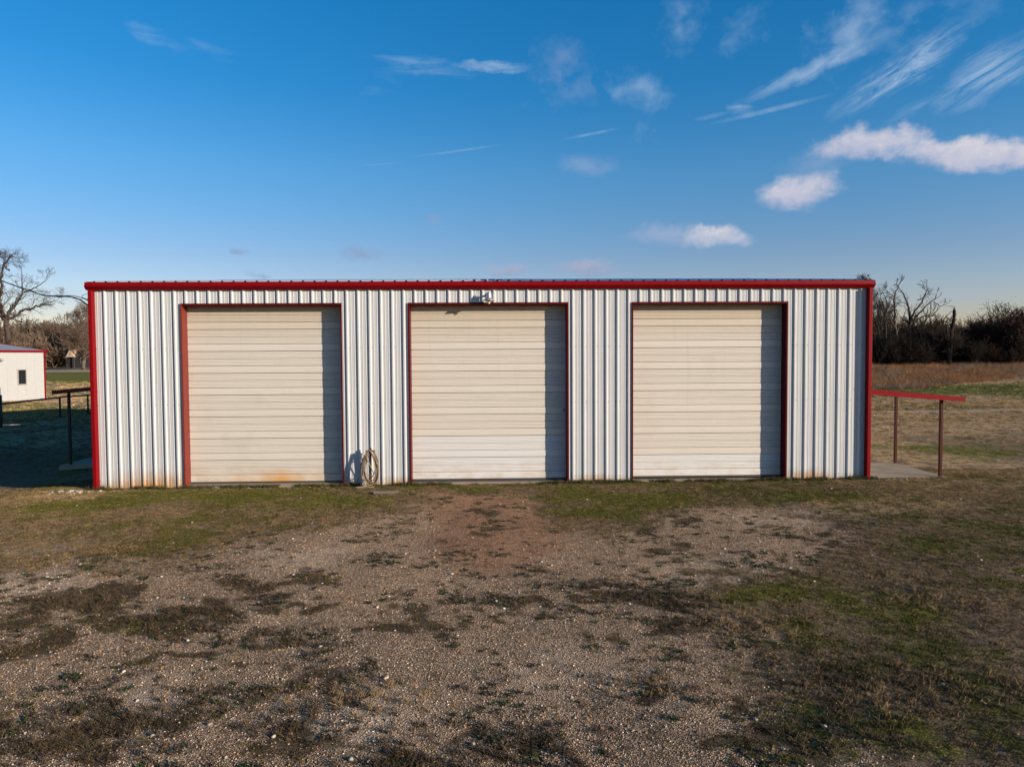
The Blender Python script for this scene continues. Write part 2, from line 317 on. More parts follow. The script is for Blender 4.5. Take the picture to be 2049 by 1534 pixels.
# ------------------------------------------------------------------ materials
class NB:
    def __init__(s, name, rough=.6, spec=.3):
        s.mat = bpy.data.materials.new(name); s.mat.use_nodes = True; s.nt = s.mat.node_tree; s.N = s.nt.nodes; s.L = s.nt.links
        s.b = s.N['Principled BSDF']; s.b.inputs['Roughness'].default_value = rough; s.b.inputs['Specular IOR Level'].default_value = spec
    def node(s, t, **k):
        n = s.N.new(t)
        for a, b in k.items(): setattr(n, a, b)
        return n
    def put(s, sock, v):
        if isinstance(v, bpy.types.NodeSocket): s.L.new(v, sock)
        elif v is not None: sock.default_value = v
    def m(s, op, a, b=None, c=None, clamp=False):
        n = s.node('ShaderNodeMath', operation=op, use_clamp=clamp); s.put(n.inputs[0], a); s.put(n.inputs[1], b)
        if c is not None: s.put(n.inputs[2], c)
        return n.outputs[0]
    def ramp01(s, v, lo, hi):
        n = s.node('ShaderNodeMapRange', interpolation_type='SMOOTHSTEP'); s.put(n.inputs['Value'], v)
        n.inputs['From Min'].default_value = lo; n.inputs['From Max'].default_value = hi; return n.outputs['Result']
    def mix(s, f, a, b, mode='MIX'):
        n = s.node('ShaderNodeMix', data_type='RGBA', blend_type=mode); s.put(n.inputs[0], f)
        s.put(n.inputs[6], a if not isinstance(a, tuple) else (*a[:3], 1)); s.put(n.inputs[7], b if not isinstance(b, tuple) else (*b[:3], 1)); return n.outputs[2]
    def pos(s): return s.node('ShaderNodeNewGeometry').outputs['Position']
    def sep(s, v):
        n = s.node('ShaderNodeSeparateXYZ'); s.L.new(v, n.inputs[0]); return n.outputs
    def comb(s, x, y, z=0.):
        n = s.node('ShaderNodeCombineXYZ'); s.put(n.inputs[0], x); s.put(n.inputs[1], y); s.put(n.inputs[2], z); return n.outputs[0]
    def scale(s, v, sc):
        n = s.node('ShaderNodeMapping'); s.L.new(v, n.inputs[0]); n.inputs['Scale'].default_value = sc; return n.outputs[0]
    def noise(s, v, scale=5., detail=5, rough=.55, col=False):
        n = s.node('ShaderNodeTexNoise'); s.put(n.inputs['Vector'], v); n.inputs['Scale'].default_value = scale
        n.inputs['Detail'].default_value = detail; n.inputs['Roughness'].default_value = rough; return n.outputs['Color' if col else 'Fac']
    def vor(s, v, scale, feat='F1'):
        n = s.node('ShaderNodeTexVoronoi', feature=feat); s.put(n.inputs['Vector'], v); n.inputs['Scale'].default_value = scale; return n
    def ramp(s, f, stops, interp='LINEAR'):
        n = s.node('ShaderNodeValToRGB'); s.put(n.inputs[0], f); e = n.color_ramp; e.interpolation = interp
        while len(e.elements) < len(stops): e.elements.new(.5)
        for q, (p, c) in zip(e.elements, stops): q.position = p; q.color = (*c[:3], 1)
        return n.outputs[0]
    def attr(s, name, typ='GEOMETRY'):
        n = s.node('ShaderNodeAttribute', attribute_type=typ); n.attribute_name = name; return n
    def bump(s, h, strength=.3, dist=.01, base=None):
        n = s.node('ShaderNodeBump'); s.put(n.inputs['Height'], h); n.inputs['Strength'].default_value = strength; n.inputs['Distance'].default_value = dist
        if base is not None: s.L.new(base, n.inputs['Normal'])
        return n.outputs[0]
    def color(s, c): s.put(s.b.inputs['Base Color'], c if not isinstance(c, tuple) else (*c[:3], 1)); return s
    def normal(s, n): s.L.new(n, s.b.inputs['Normal']); return s
    def rnd(s): return s.node('ShaderNodeObjectInfo').outputs['Random']

def paint(name, c, rough=.45, var=.12, spec=.4, nscale=3., metallic=0.):
    q = NB(name, rough, spec); p = q.pos(); n = q.noise(p, nscale, 6, .6)
    q.color(q.mix(q.m('MULTIPLY', n, 1., clamp=True), tuple(x*(1-var) for x in c), tuple(min(1, x*(1+var)) for x in c)))
    q.b.inputs['Metallic'].default_value = metallic
    q.put(q.b.inputs['Roughness'], q.m('ADD', rough-.08, q.m('MULTIPLY', n, .16)))
    return q.mat

def mat_wall():
    q = NB('white_wall_steel', .38, .4); p = q.pos(); x, y, z = q.sep(p)
    n = q.noise(q.scale(p, (1.2, 1, .35)), 2.2, 6, .6)
    c = q.mix(n, (.405, .412, .415), (.50, .508, .512))
    c = q.mix(q.m('MULTIPLY', q.m('SUBTRACT', q.rnd(), .5), .12), c, (.5, .5, .5))
    streak = q.noise(q.comb(q.m('MULTIPLY', x, 9.), q.m('MULTIPLY', z, .35), 0.), 1., 5, .65)
    st = q.m('MULTIPLY', q.ramp01(streak, .58, .8), q.ramp01(z, 5.2, 3.0)); c = q.mix(q.m('MULTIPLY', st, .22), c, (.36, .32, .27))
    # splash-back dirt and rust along the foot of the sheets
    nb = q.noise(q.comb(q.m('MULTIPLY', x, 3.2), q.m('MULTIPLY', z, 1.6), 2.), 1.6, 7, .65)
    hx = q.noise(q.comb(x, 0., 7.), .45, 3, .5)
    h = q.m('ADD', .10, q.m('MULTIPLY', q.ramp01(hx, .42, .7), .22))
    f = q.m('SUBTRACT', 1., q.m('DIVIDE', z, q.m('ADD', h, q.m('MULTIPLY', nb, .22))), clamp=True)
    c = q.mix(q.m('MULTIPLY', f, .75, clamp=True), c, (.33, .25, .16))
    for cx, w, hh, s_ in ((-9.25, 1.15, .55, .95), (8.75, .6, .38, 1.1), (4.0, .3, .2, .8), (-.4+3.2, .5, .25, .7), (-2.6, .35, .22, .8)):
        g = q.m('SUBTRACT', 1., q.m('ABSOLUTE', q.m('DIVIDE', q.m('SUBTRACT', x, cx), w)), clamp=True)
        v = q.m('SUBTRACT', 1., q.m('DIVIDE', z, q.m('MULTIPLY', q.m('ADD', .35, q.m('MULTIPLY', nb, 1.2)), hh)), clamp=True)
        f2 = q.m('MULTIPLY', q.m('MULTIPLY', q.m('POWER', g, .6), v), s_, clamp=True)
        c = q.mix(f2, c, q.mix(nb, (.50, .27, .07), (.20, .075, .018)))
    q.color(c); q.put(q.b.inputs['Roughness'], q.m('ADD', .3, q.m('MULTIPLY', n, .2)))
    q.normal(q.bump(q.noise(p, 1.3, 3, .5), .12, .05))
    return q.mat

def mat_door(name, base, kind):
    q = NB(name, .42, .35); p = q.pos(); x, y, z = q.sep(p)
    n = q.noise(q.scale(p, (.5, 1, 2.5)), 2.5, 6, .6)
    c = q.mix(n, tuple(v*.93 for v in base), tuple(v*1.06 for v in base))
    c = q.mix(q.m('MULTIPLY', q.m('SUBTRACT', q.rnd(), .35), .22, clamp=True), c, (.49, .465, .43))
    # weathering: yellow-brown grime near the drum, drip streaks, dust near the ground
    dr = q.noise(q.comb(q.m('MULTIPLY', x, 5.5), q.m('MULTIPLY', z, .22), 3.), 1., 6, .7)
    top = q.m('MULTIPLY', q.ramp01(z, 3.7, 4.85), q.m('ADD', .38, q.m('MULTIPLY', dr, .7)), clamp=True)
    c = q.mix(q.m('MULTIPLY', top, .62), c, (.36, .27, .15))
    c = q.mix(q.m('MULTIPLY', q.m('MULTIPLY', q.ramp01(dr, .56, .74), q.ramp01(z, .8, 4.2)), .3), c, (.30, .22, .13))
    sm = q.noise(p, 1.1, 6, .6); c = q.mix(q.m('MULTIPLY', q.ramp01(sm, .56, .75), .16), c, (.36, .31, .25))
    low = q.m('MULTIPLY', q.ramp01(z, .75, .05), q.ramp01(q.noise(q.scale(p, (1, 1, 2)), 2.3, 7, .65), .35, .7))
    c = q.mix(q.m('MULTIPLY', low, .5), c, (.40, .29, .17))
    if kind == 'rust':
        nb = q.noise(q.scale(p, (1.6, 1, 3)), 2., 7, .65)
        for cx, w, hh, s_ in ((-5.85, .7, .45, 1.1), (-5.7, 1.5, .45, .5), (-7.0, .8, .35, .45)):
            g = q.m('SUBTRACT', 1., q.m('ABSOLUTE', q.m('DIVIDE', q.m('SUBTRACT', x, cx), w)), clamp=True)
            v = q.m('SUBTRACT', 1., q.m('DIVIDE', z, q.m('MULTIPLY', q.m('ADD', .4, nb), hh)), clamp=True)
            c = q.mix(q.m('MULTIPLY', q.m('MULTIPLY', g, v), s_, clamp=True), c, (.52, .25, .045))
    # scuffs
    sc = q.noise(q.scale(p, (3, 1, 16)), 1.5, 4, .7); c = q.mix(q.m('MULTIPLY', q.ramp01(sc, .70, .78), .35), c, (.2, .19, .18))
    q.color(c); q.normal(q.bump(q.noise(q.scale(p, (.5, 1, 1)), 1.6, 3, .5), .15, .04))
    return q.mat

M_wall = mat_wall()
M_door_rust = mat_door('almond_door_steel_rusty', (.565, .52, .455), 'rust')
M_door = mat_door('almond_door_steel', (.565, .518, .45), '')
M_door_new = mat_door('pale_door_steel', (.60, .585, .565), '')
M_red = paint('red_trim_paint', (.175, .0016, .0035), .45, .14, .12)
M_red_frame = paint('dark_red_frame_paint', (.075, .0018, .003), .45, .14, .12)
M_red_dull = paint('chalky_red_trim_paint', (.15, .026, .018), .6, .2, .2, 2.)
M_red_dark = paint('dark_red_steel', (.10, .013, .012), .5, .2, .35)
M_maroon = paint('brown_red_pipe_paint', (.055, .012, .010), .55, .25, .12)
M_roof = paint('galvanised_roof_steel', (.42, .43, .45), .36, .12, .5, 1.2, .55)
M_conc = None
M_dark = paint('door_void_grey', (.05, .05, .05), .8, .1)
M_rustpost = paint('rusty_post_steel', (.085, .05, .032), .75, .4, .25, 12.)
M_blackpipe = paint('dark_pipe_paint', (.030, .022, .020), .55, .3, .35, 4.)
M_cable = paint('black_cable_rubber', (.02, .02, .022), .55, .2)
M_cable_tan = paint('bare_wire_strand', (.30, .25, .18), .5, .2)
M_galv = paint('galvanised_lamp_steel', (.5, .5, .5), .35, .2, .5, 9., .7)
M_hose = paint('tan_hose_rubber', (.16, .105, .060), .55, .35, .3, 6.)
M_hose_pale = paint('pale_hose_rubber', (.25, .185, .12), .5, .3, .3, 6.)
M_screw = paint('screw_head_steel', (.22, .21, .2), .5, .2)
def mat_glass(name, c, rough=.06):
    q = NB(name, rough, .6); q.color(c); return q.mat
M_glassdark = mat_glass('dark_window_glass', (.012, .014, .017))
M_lens = mat_glass('lamp_globe_glass', (.52, .47, .36), .15)
M_lamphead = paint('lamp_socket_grey', (.28, .28, .28), .5, .15)
def mat_conc():
    q = NB('weathered_concrete', .85, .2); p = q.pos(); n = q.noise(p, 2.5, 8, .65); v = q.noise(p, 60., 3, .6)
    c = q.mix(n, (.21, .165, .115), (.38, .31, .225)); c = q.mix(q.m('MULTIPLY', q.ramp01(q.noise(p, .9, 6, .6), .52, .7), .5), c, (.17, .14, .105))
    q.color(c); q.normal(q.bump(v, .3, .004)); return q.mat
M_conc = mat_conc()
def mat_stone(name, a, b):
    q = NB(name, .8, .25); p = q.pos(); q.color(q.mix(q.noise(p, 14., 5, .6), a, b)); q.normal(q.bump(q.noise(p, 40., 4, .6), .4, .01)); return q.mat
M_rock = mat_stone('grey_limestone', (.15, .125, .10), (.32, .28, .235))
M_wood = mat_stone('weathered_board_wood', (.12, .095, .072), (.25, .205, .165))

# ------------------------------------------------------------------ ground sheet
def mat_ground():
    q = NB('ground_cover', .92, .12); p = q.pos()
    A = q.node('ShaderNodeSeparateColor'); q.L.new(q.attr('cover_a').outputs['Color'], A.inputs[0]); gr, gn, dk = A.outputs
    B = q.node('ShaderNodeSeparateColor'); q.L.new(q.attr('cover_b').outputs['Color'], B.inputs[0]); tn, lt, rd = B.outputs
    flat = q.scale(p, (1, 1, 0.))
    nf = q.noise(flat, 9., 6, .65); nff = q.noise(flat, 38., 4, .65); nl = q.noise(flat, .9, 6, .6)
    # bare soil and dead thatch
    soil = q.ramp(nff, [(.25, (.065, .044, .027)), (.5, (.16, .108, .068)), (.75, (.29, .205, .132))])
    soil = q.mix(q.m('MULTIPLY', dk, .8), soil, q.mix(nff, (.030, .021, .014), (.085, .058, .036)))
    straw = q.ramp(nff, [(.25, (.19, .122, .066)), (.5, (.36, .245, .14)), (.8, (.52, .39, .24))])
    soil = q.mix(q.ramp01(q.m('ADD', q.m('MULTIPLY', tn, .9), q.m('MULTIPLY', q.m('SUBTRACT', nf, .5), .9)), .15, .75), soil, straw)
    green = q.ramp(nff, [(.25, (.045, .050, .006)), (.55, (.125, .128, .014)), (.8, (.20, .20, .03))])
    soil = q.mix(q.m('MULTIPLY', q.ramp01(q.m('ADD', gn, q.m('MULTIPLY', q.m('SUBTRACT', nf, .5), .9)), .05, .85), .9), soil, green)
    # gravel: one colour per pebble
    v1 = q.vor(flat, 58.); v2 = q.vor(flat, 26.)
    s1 = q.node('ShaderNodeSeparateColor'); q.L.new(v1.outputs['Color'], s1.inputs[0])
    s2 = q.node('ShaderNodeSeparateColor'); q.L.new(v2.outputs['Color'], s2.inputs[0])
    peb = q.ramp(s1.outputs[0], [(0, (.085, .055, .035)), (.25, (.225, .150, .100)), (.5, (.34, .235, .16)), (.72, (.43, .315, .225)), (.9, (.40, .235, .125)), (1., (.60, .50, .39))])
    peb2 = q.ramp(s2.outputs[0], [(0, (.11, .07, .045)), (.5, (.34, .235, .16)), (1., (.52, .41, .30))])
    peb = q.mix(.3, peb, peb2)
    gap = q.ramp01(v1.outputs['Distance'], .75, .3)
    peb = q.mix(q.m('MULTIPLY', q.m('SUBTRACT', 1., gap), .75), peb, (.05, .036, .026))
    peb = q.mix(q.m('MULTIPLY', lt, .45), peb, q.mix(s1.outputs[1], (.36, .265, .19), (.56, .45, .345)))
    peb = q.mix(q.m('MULTIPLY', rd, .5), peb, q.mix(s1.outputs[1], (.16, .07, .038), (.33, .17, .10)))
    peb = q.mix(q.m('MULTIPLY', q.ramp01(q.m('ADD', q.m('MULTIPLY', nl, .6), q.m('MULTIPLY', nf, .4)), .46, .64), .5), peb, (.10, .064, .040))
    gm = q.ramp01(q.m('ADD', gr, q.m('MULTIPLY', q.m('SUBTRACT', nf, .5), .9)), .3, .68)
    soil = q.mix(q.m('MULTIPLY', q.m('MULTIPLY', lt, q.m('SUBTRACT', 1., gr)), .8), soil, q.mix(nff, (.34, .27, .19), (.5, .42, .32)))
    peb = q.mix(1., peb, (1.48, 1.47, 1.42), 'MULTIPLY')
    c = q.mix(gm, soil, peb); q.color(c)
    hgt = q.m('ADD', q.m('MULTIPLY', q.m('MULTIPLY', gap, gm), .9), q.m('ADD', q.m('MULTIPLY', nff, .8), q.m('MULTIPLY', nf, 1.2)))
    q.normal(q.bump(hgt, .9, .022)); return q.mat
def axis(segs):
    out = []
    for a, b, s in segs: out.append(np.arange(a, b, s))
    return np.concatenate(out)
def geo(a, b, s0, g):
    out = []; x = a; s = s0
    while x < b: out.append(x); x += s; s *= g
    return np.array(out+[b])
xs = np.concatenate([-geo(16, 3200, .09, 1.13)[::-1], np.arange(-15.92, 15.95, .08), geo(16, 3200, .09, 1.13)])
ys = np.concatenate([-geo(14.6, 400, .09, 1.25)[::-1], np.arange(-14.52, 2, .07), geo(2, 150, .08, 1.035), geo(155, 4000, 6, 1.25)])
X, Y = np.meshgrid(xs, ys); Xf, Yf = X.ravel(), Y.ravel(); Zf = ground_z(Xf, Yf)
nx, ny = len(xs), len(ys); I = (np.arange(ny-1)[:, None]*nx+np.arange(nx-1)[None]).ravel()
F = np.stack([I, I+1, I+nx+1, I+nx], 1)
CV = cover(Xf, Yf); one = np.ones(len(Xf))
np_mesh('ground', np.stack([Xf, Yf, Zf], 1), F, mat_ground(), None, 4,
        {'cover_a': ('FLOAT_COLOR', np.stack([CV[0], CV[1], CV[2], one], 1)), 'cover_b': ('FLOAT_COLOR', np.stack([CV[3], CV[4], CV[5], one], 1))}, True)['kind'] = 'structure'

# ------------------------------------------------------------------ the metal building
XL, XR, HE, DEP = -10.67, 10.35, 5.36, 18.4
RIDGE_Z = 6.50; PITCH = .3048
B = empty('metal_building', (0, 0, 0), 'long white ribbed metal building with red trim and three almond roll-up doors', 'building')
slab = MB().box(XL+.03, XR-.03, .02, DEP-.02, -.4, .012); slab.box(-8.29, -4.08, -.10, .03, -.3, .0); slab.box(-2.24, 2.02, -.10, .03, -.3, .018); slab.box(3.82, 8.04, -.10, .03, -.3, .035)
slab.build('foundation', M_conc, B)
DOORS = [(-8.31, -4.065, .012, M_door_rust, 0, 'rust'), (-2.255, 2.035, .03, M_door, 5, ''), (3.80, 8.06, .05, M_door, 3, '')]
DTOP = 4.845; REC = .30
def base_z(x): return .004+.0035*max(-11, min(11, x))
def wall_profile(x0, x1):                      # rib profile points between x0 and x1
    pts = []
    for i in range(-3, 72):
        c = (i-34)*PITCH+.045
        pts += [(c-.043, 0), (c-.017, .038), (c+.017, .038), (c+.043, 0)]
        for mc in (c+.105, c+.20): pts += [(mc-.013, 0), (mc-.007, .0045), (mc+.007, .0045), (mc+.013, 0)]
    xsn = [p[0] for p in pts]; hsn = [p[1] for p in pts]
    inner = [(x, h) for x, h in pts if x0 < x < x1]
    return [(x0, float(np.interp(x0, xsn, hsn)))]+inner+[(x1, float(np.interp(x1, xsn, hsn)))]
edges = sorted({XL+.06, XR-.06, *[(i-34)*PITCH+.045-.1 for i in range(-1, 69, 3) if XL+.3 < (i-34)*PITCH+.045-.1 < XR-.3]})
for a, b in zip(edges[:-1], edges[1:]):
    mb = MB(); cuts = sorted({a, b, *[e for d in DOORS for e in d[:2] if a < e < b]})
    for c0, c1 in zip(cuts[:-1], cuts[1:]):
        mid = (c0+c1)/2; over = any(d[0] < mid < d[1] for d in DOORS)
        z0 = DTOP+.05 if over else base_z(mid); pr = wall_profile(c0, c1)
        V = [(x, -h, z0) for x, h in pr]+[(x, -h, HE) for x, h in pr]; n = len(pr)
        mb.add(V, [(i, i+1, n+i+1, n+i) for i in range(n-1)])
    mb.build('wall_panel', M_wall, B)
# gable walls and rear wall (ribbed sheets as well)
def gable(x, sgn):
    mb = MB(); pr = []; k = 0
    while k*PITCH < DEP-.1:
        c = .15+k*PITCH; pr += [(c-.043, 0), (c-.017, .038), (c+.017, .038), (c+.043, 0)]; k += 1
    pr = [(.0, 0)]+[p for p in pr if p[0] < DEP-.05]+[(DEP, 0)]
    top = lambda y: HE+.02+(RIDGE_Z-HE-.1)*(1-abs(y-DEP/2)/(DEP/2))
    n = len(pr); mb.add([(x+sgn*h, y, -.3) for y, h in pr]+[(x+sgn*h, y, top(y)) for y, h in pr], [(i, i+1, n+i+1, n+i) for i in range(n-1)])
    return mb
gable(XL+.04, -1).build('gable_wall', M_wall, B); gable(XR-.04, 1).build('gable_wall', M_wall, B)
mb = MB(); pr = wall_profile(XL+.04, XR-.04); n = len(pr)
mb.add([(x, DEP+h, -.3) for x, h in pr]+[(x, DEP+h, HE) for x, h in pr], [(i, i+1, n+i+1, n+i) for i in range(n-1)]); mb.build('rear_wall', M_wall, B)
# roof sheets: ribbed, two slopes, ridge cap in ten-foot lengths
def roof_z(y): return 5.462+(RIDGE_Z-.03-5.462)*(1-abs(y-DEP/2)/(DEP/2+.1))
for sl_, (ya, yb) in (('near', (-.09, DEP/2)), ('far', (DEP/2, DEP+.09))):
    for k in range(24):
        a = XL-.02+k*3*PITCH; b = min(a+3*PITCH, XR+.02)
        if b-a < .05: continue
        pr = [(a, 0)]
        for j in range(3):
            c = a+.1524+j*PITCH
            if c+.05 < b: pr += [(c-.043, 0), (c-.017, .038), (c+.017, .038), (c+.043, 0)]
        pr.append((b, 0)); n = len(pr)
        MB().add([(x, ya, roof_z(ya)+h) for x, h in pr]+[(x, yb, roof_z(yb)+h) for x, h in pr], [(i, i+1, n+i+1, n+i) for i in range(n-1)]).build('roof_panel', M_roof, B)
for k in range(7):
    a = XL-.03+k*3.05; b = min(a+3.06, XR+.03)
    zr = roof_z(DEP/2)+.037+(.004 if k % 2 else 0)
    MB().extrude_x([(DEP/2-.3, zr-.034), (DEP/2-.1, zr-.008), (DEP/2, zr+.01), (DEP/2+.1, zr-.008), (DEP/2+.3, zr-.034)], a, b).build('ridge_cap', M_roof, B)
for x0, x1 in ((XL-.06, XL-.005), (XR+.005, XR+.06)):
    for ya, yb in ((-.1, DEP/2), (DEP/2, DEP+.1)):
        za, zb = roof_z(ya), roof_z(yb)
        MB().add([(x0, ya, za-.16), (x1, ya, za-.16), (x1, ya, za+.02), (x0, ya, za+.02), (x0, yb, zb-.16), (x1, yb, zb-.16), (x1, yb, zb+.02), (x0, yb, zb+.02)],
                 [(0,1,2,3), (7,6,5,4), (0,4,5,1), (1,5,6,2), (2,6,7,3), (3,7,4,0)]).build('rake_trim', M_red, B)
# eave gutter: box with a leaning upper face and an undercut lower face
G0, G1 = XL-.088, XR+.078
gp = [(-.045, 5.262), (-.088, 5.262), (-.176, 5.350), (-.176, 5.362), (-.158, 5.376), (-.146, 5.462), (-.128, 5.466), (-.128, 5.448), (-.160, 5.352), (-.084, 5.275), (-.045, 5.275)]
g = MB().extrude_x(gp, G0, G1)
cap = [(-.045, 5.262), (-.088, 5.262), (-.176, 5.350), (-.176, 5.362), (-.158, 5.376), (-.146, 5.462), (-.045, 5.462)]
for xx, fl in ((G0, 1), (G1, 0)):
    V = [(xx, y, z) for y, z in cap]; g.add(V, [tuple(range(len(V)))[::(1 if fl else -1)]])
g.build('gutter', M_red, B)
for a in (-7.7, -4.7, -1.6, 1.5, 4.5, 7.5):      # lapped joints of the gutter lengths
    MB().extrude_x([(y-.0025, z) for y, z in gp[1:6]], a, a+.05).build('gutter_joint', M_red, B)
for x0, x1 in ((XL, XL+.098), (XR-.098, XR)):
    d = MB().box(x0, x1, -.175, -.003, -.02, 5.262)
    d.build('downspout', M_red, B, bevel=.008)
    MB().box(x0-.004, x1+.004, -.179, -.004, 2.55, 2.58).build('downspout_strap', M_red, B)
# door surrounds and doors
def curtain_sheet(z0, z1, k0, x0, x1, yb):
    pr = []; z = z0; k = k0; BH = .1985
    while z < z1-.002:
        t = min(z+BH, z1); ty = k % 3; dg = (.022, .022, .010)[ty]
        pr += [(yb+dg, z), (yb+dg, z+.009), (yb-.008, z+.014)]
        if ty == 0: pr += [(yb-.011, z+.06), (yb-.011, z+.13), (yb-.008, t-.006)]
        else:
            for j in range(4):
                c = z+.034+j*.042
                if c+.02 < t-.01: pr += [(yb-.004, c-.007), (yb+.003, c), (yb-.004, c+.006), (yb-.0085, c+.020)]
            pr += [(yb-.006, t-.006)]
        pr += [(yb+dg, t-.001)]
        z = t; k += 1
    return MB().extrude_x(pr, x0, x1)
for di, (x0, x1, zb, dm, k0, kd) in enumerate(DOORS):
    yb = REC
    MB().box(x0+.0, x0+.022, -.040, REC+.04, zb-.02, DTOP+.05).box(x0-.020, x0-.0005, -.0405, -.034, zb-.02, DTOP+.05).build('door_jamb', M_red_dull if di == 0 else M_red_frame, B)
    MB().box(x1-.022, x1, -.040, REC+.04, zb-.02, DTOP+.05).box(x1+.0005, x1+.020, -.0405, -.034, zb-.02, DTOP+.05).build('door_jamb', M_red_frame, B)
    MB().box(x0+.0225, x1-.0225, -.0395, REC+.02, DTOP+.004, DTOP+.049).box(x0-.020, x1+.020, -.0412, -.034, DTOP+.0505, DTOP+.060).build('door_header', M_red_frame, B)
    door = MB().box(x0+.03, x1-.03, REC+.030, REC+.040, zb, DTOP+.2)
    door.box(x0+.03, x1-.03, REC-.022, REC+.022, zb+.004, zb+.034)
    door = door.build('roll_up_door', M_dark, B)
    z = zb+.036; k = 0; SH = .1985*3
    while z < DTOP+.15:
        z1 = min(z+SH, DTOP+.18)
        mt = dm
        if di == 1 and k < 2: mt = M_door_new
        if di == 2 and k < 1: mt = M_door_new
        sh = curtain_sheet(z, z1, 0, x0+.026, x1-.026, yb-(.001 if k % 2 else 0)).build('curtain_sheet', mt, door)
        if mt is M_door_new: sh['label'] = 'paler replacement sheet near the ground'
        z = z1; k += 1
    if di == 1:
        MB().box(x1-.11, x1-.05, REC-.045, REC-.012, 1.93, 1.99).build('door_latch', M_screw, door)
MB().box(-2.20, 1.98, .19, .27, .002, .03).build('weather_strip', M_dark, B)
sc = MB()
for zz in (.16, 2.20, 3.71):
    for i in range(-1, 69):
        c = (i-34)*PITCH+.045
        for dx in (.062, -.062):
            x = c+dx
            if XL+.1 < x < XR-.1 and not any(d[0]-.04 < x < d[1]+.04 for d in DOORS):
                sc.lathe([(.0001, 0), (.013, 0), (.013, .004), (.0001, .007)], (0, 0, 0), 6)
                k = 24
                for j in range(len(sc.v)-k, len(sc.v)):
                    a_, b_, c_ = sc.v[j]; sc.v[j] = (x+a_, -c_-.0005, zz+b_)
so_ = sc.build('wall_screws', M_screw, B); so_['kind'] = 'stuff'
# small stains / dent on the sheets are in the material; security light over the middle door
LT = empty('wall_light', (-.095, -.235, 5.05), 'galvanised dusk-to-dawn lamp hanging above the middle door', 'lamp')
MB().lathe([(.001, .145), (.026, .145), (.028, .10), (.001, .10)], n=16).build('photocell', M_lens, LT, True)
MB().lathe([(.001, .10), (.062, .10), (.070, .085), (.074, -.02), (.080, -.045), (.06, -.05)], n=24).build('housing', M_galv, LT, True)
MB().lathe([(.080, -.043), (.105, -.062), (.150, -.105), (.152, -.112), (.145, -.110), (.10, -.072), (.07, -.05)], n=28).build('lamp_shade', M_galv, LT, True)
MB().lathe([(.001, -.05), (.085, -.065), (.098, -.10), (.075, -.135), (.04, -.15), (.001, -.152)], n=20).build('lamp_globe', M_lens, LT, True)
MB().lathe([(.001, -.14), (.026, -.14), (.030, -.175), (.018, -.20), (.001, -.205)], n=12).build('lamp_tip', M_lens, LT, True)
MB().bar((0, .05, .06), (0, .235, .06), .035, .045).box(-.05, .05, .20, .232, .0, .11).build('bracket', M_galv, LT)
MB().bar((-.17, -.02, -.095), (-.06, 0, -.07), .03, .012).build('shade_tab', M_galv, LT)

# ------------------------------------------------------------------ hose post between the doors
HP = empty('hose_post', (-3.29, -.235, 0), 'rusty steel post with a cross arm, standing between the left and middle doors', 'post')
MB().bar((0, 0, -.1), (0, 0, 1.03), .034, .034).build('upright', M_rustpost, HP)
MB().tube([(-.125, 0, .91), (-.11, 0, .935), (-.05, 0, .945), (.05, 0, .945), (.11, 0, .935), (.125, 0, .91)], .017, 8).build('cross_arm', M_rustpost, HP, True)
MB().tube([(-.255, .05, .70), (-.21, .05, .70)], .018, 10).tube([(-.255, .05, .70), (-.255, .12, .70)], .010, 8).build('faucet', M_blackpipe, HP)
def hose_loop(rw, zt, zb, cx, y, wob, n=46, seed=0):
    r_ = random.Random(seed); ph = r_.random()*6.28; P = []
    for i in range(n+1):
        a = 2*math.pi*i/n; c, s_ = math.cos(a), math.sin(a)
        t = (1+c)/2                              # 1 at the top
        wid = rw*(.55+.45*(1-t)**.6)
        x = cx+wid*math.copysign(abs(s_)**.8, s_)*(1.0-.25*max(0, c)**3)+wob*math.sin(2*a+ph)
        z = zb+(zt-zb)*t**.9
        P.append((x, y+.02*math.sin(a*1.0+ph)-.05*(1-t), z))
    return P
HZ = empty('garden_hose', (-3.29, -.275, 0), 'long tan garden hose coiled over the rusty hose post', 'hose')
LP = [(.205, .955, .06, -.005, .030, .012, 1), (.235, .965, .03, .01, .008, .015, 2), (.175, .95, .12, .02, -.006, .012, 3), (.215, .96, .08, .03, .02, .02, 4), (.245, .97, .035, -.03, -.012, .02, 5),
      (.16, .945, .20, -.02, .01, .02, 6), (.225, .968, .015, .02, -.02, .012, 7), (.19, .958, .16, .0, .035, .018, 8), (.25, .962, .025, -.05, .015, .02, 9), (.20, .95, .10, .035, .0, .02, 10), (.14, .94, .28, .0, -.01, .03, 11)]
for i, (rw, zt, zb, cx, y, wob, sd) in enumerate(LP):
    MB().tube(hose_loop(rw, zt, zb, cx, y, wob, seed=sd), .0115, 6, False).build('coil', M_hose_pale if i in (2, 4, 8, 10) else M_hose, HZ, True)
tail = [(-.02, 0, .96), (-.10, -.03, .80), (-.02, -.05, .60), (.06, -.05, .42), (.09, -.05, .2), (.05, -.06, .06), (-.12, -.12, .02), (-.3, -.2, .012), (-.38, -.22, .012), (-.3, -.30, .012), (-.05, -.27, .012), (.12, -.2, .014)]
def smooth_path(P, n=8):
    P = [Vector(p) for p in P]; Q = [P[0]]+P+[P[-1]]; out = []
    for i in range(1, len(Q)-2):
        for k in range(n):
            t = k/n; a, b, c, d = Q[i-1], Q[i], Q[i+1], Q[i+2]
            out.append(.5*((2*b)+(c-a)*t+(2*a-5*b+4*c-d)*t*t+(3*b-a-3*c+d)*t**3))
    return out+[P[-1]]
MB().tube(smooth_path(tail), .0115, 6).build('loose_end', M_hose_pale, HZ, True)
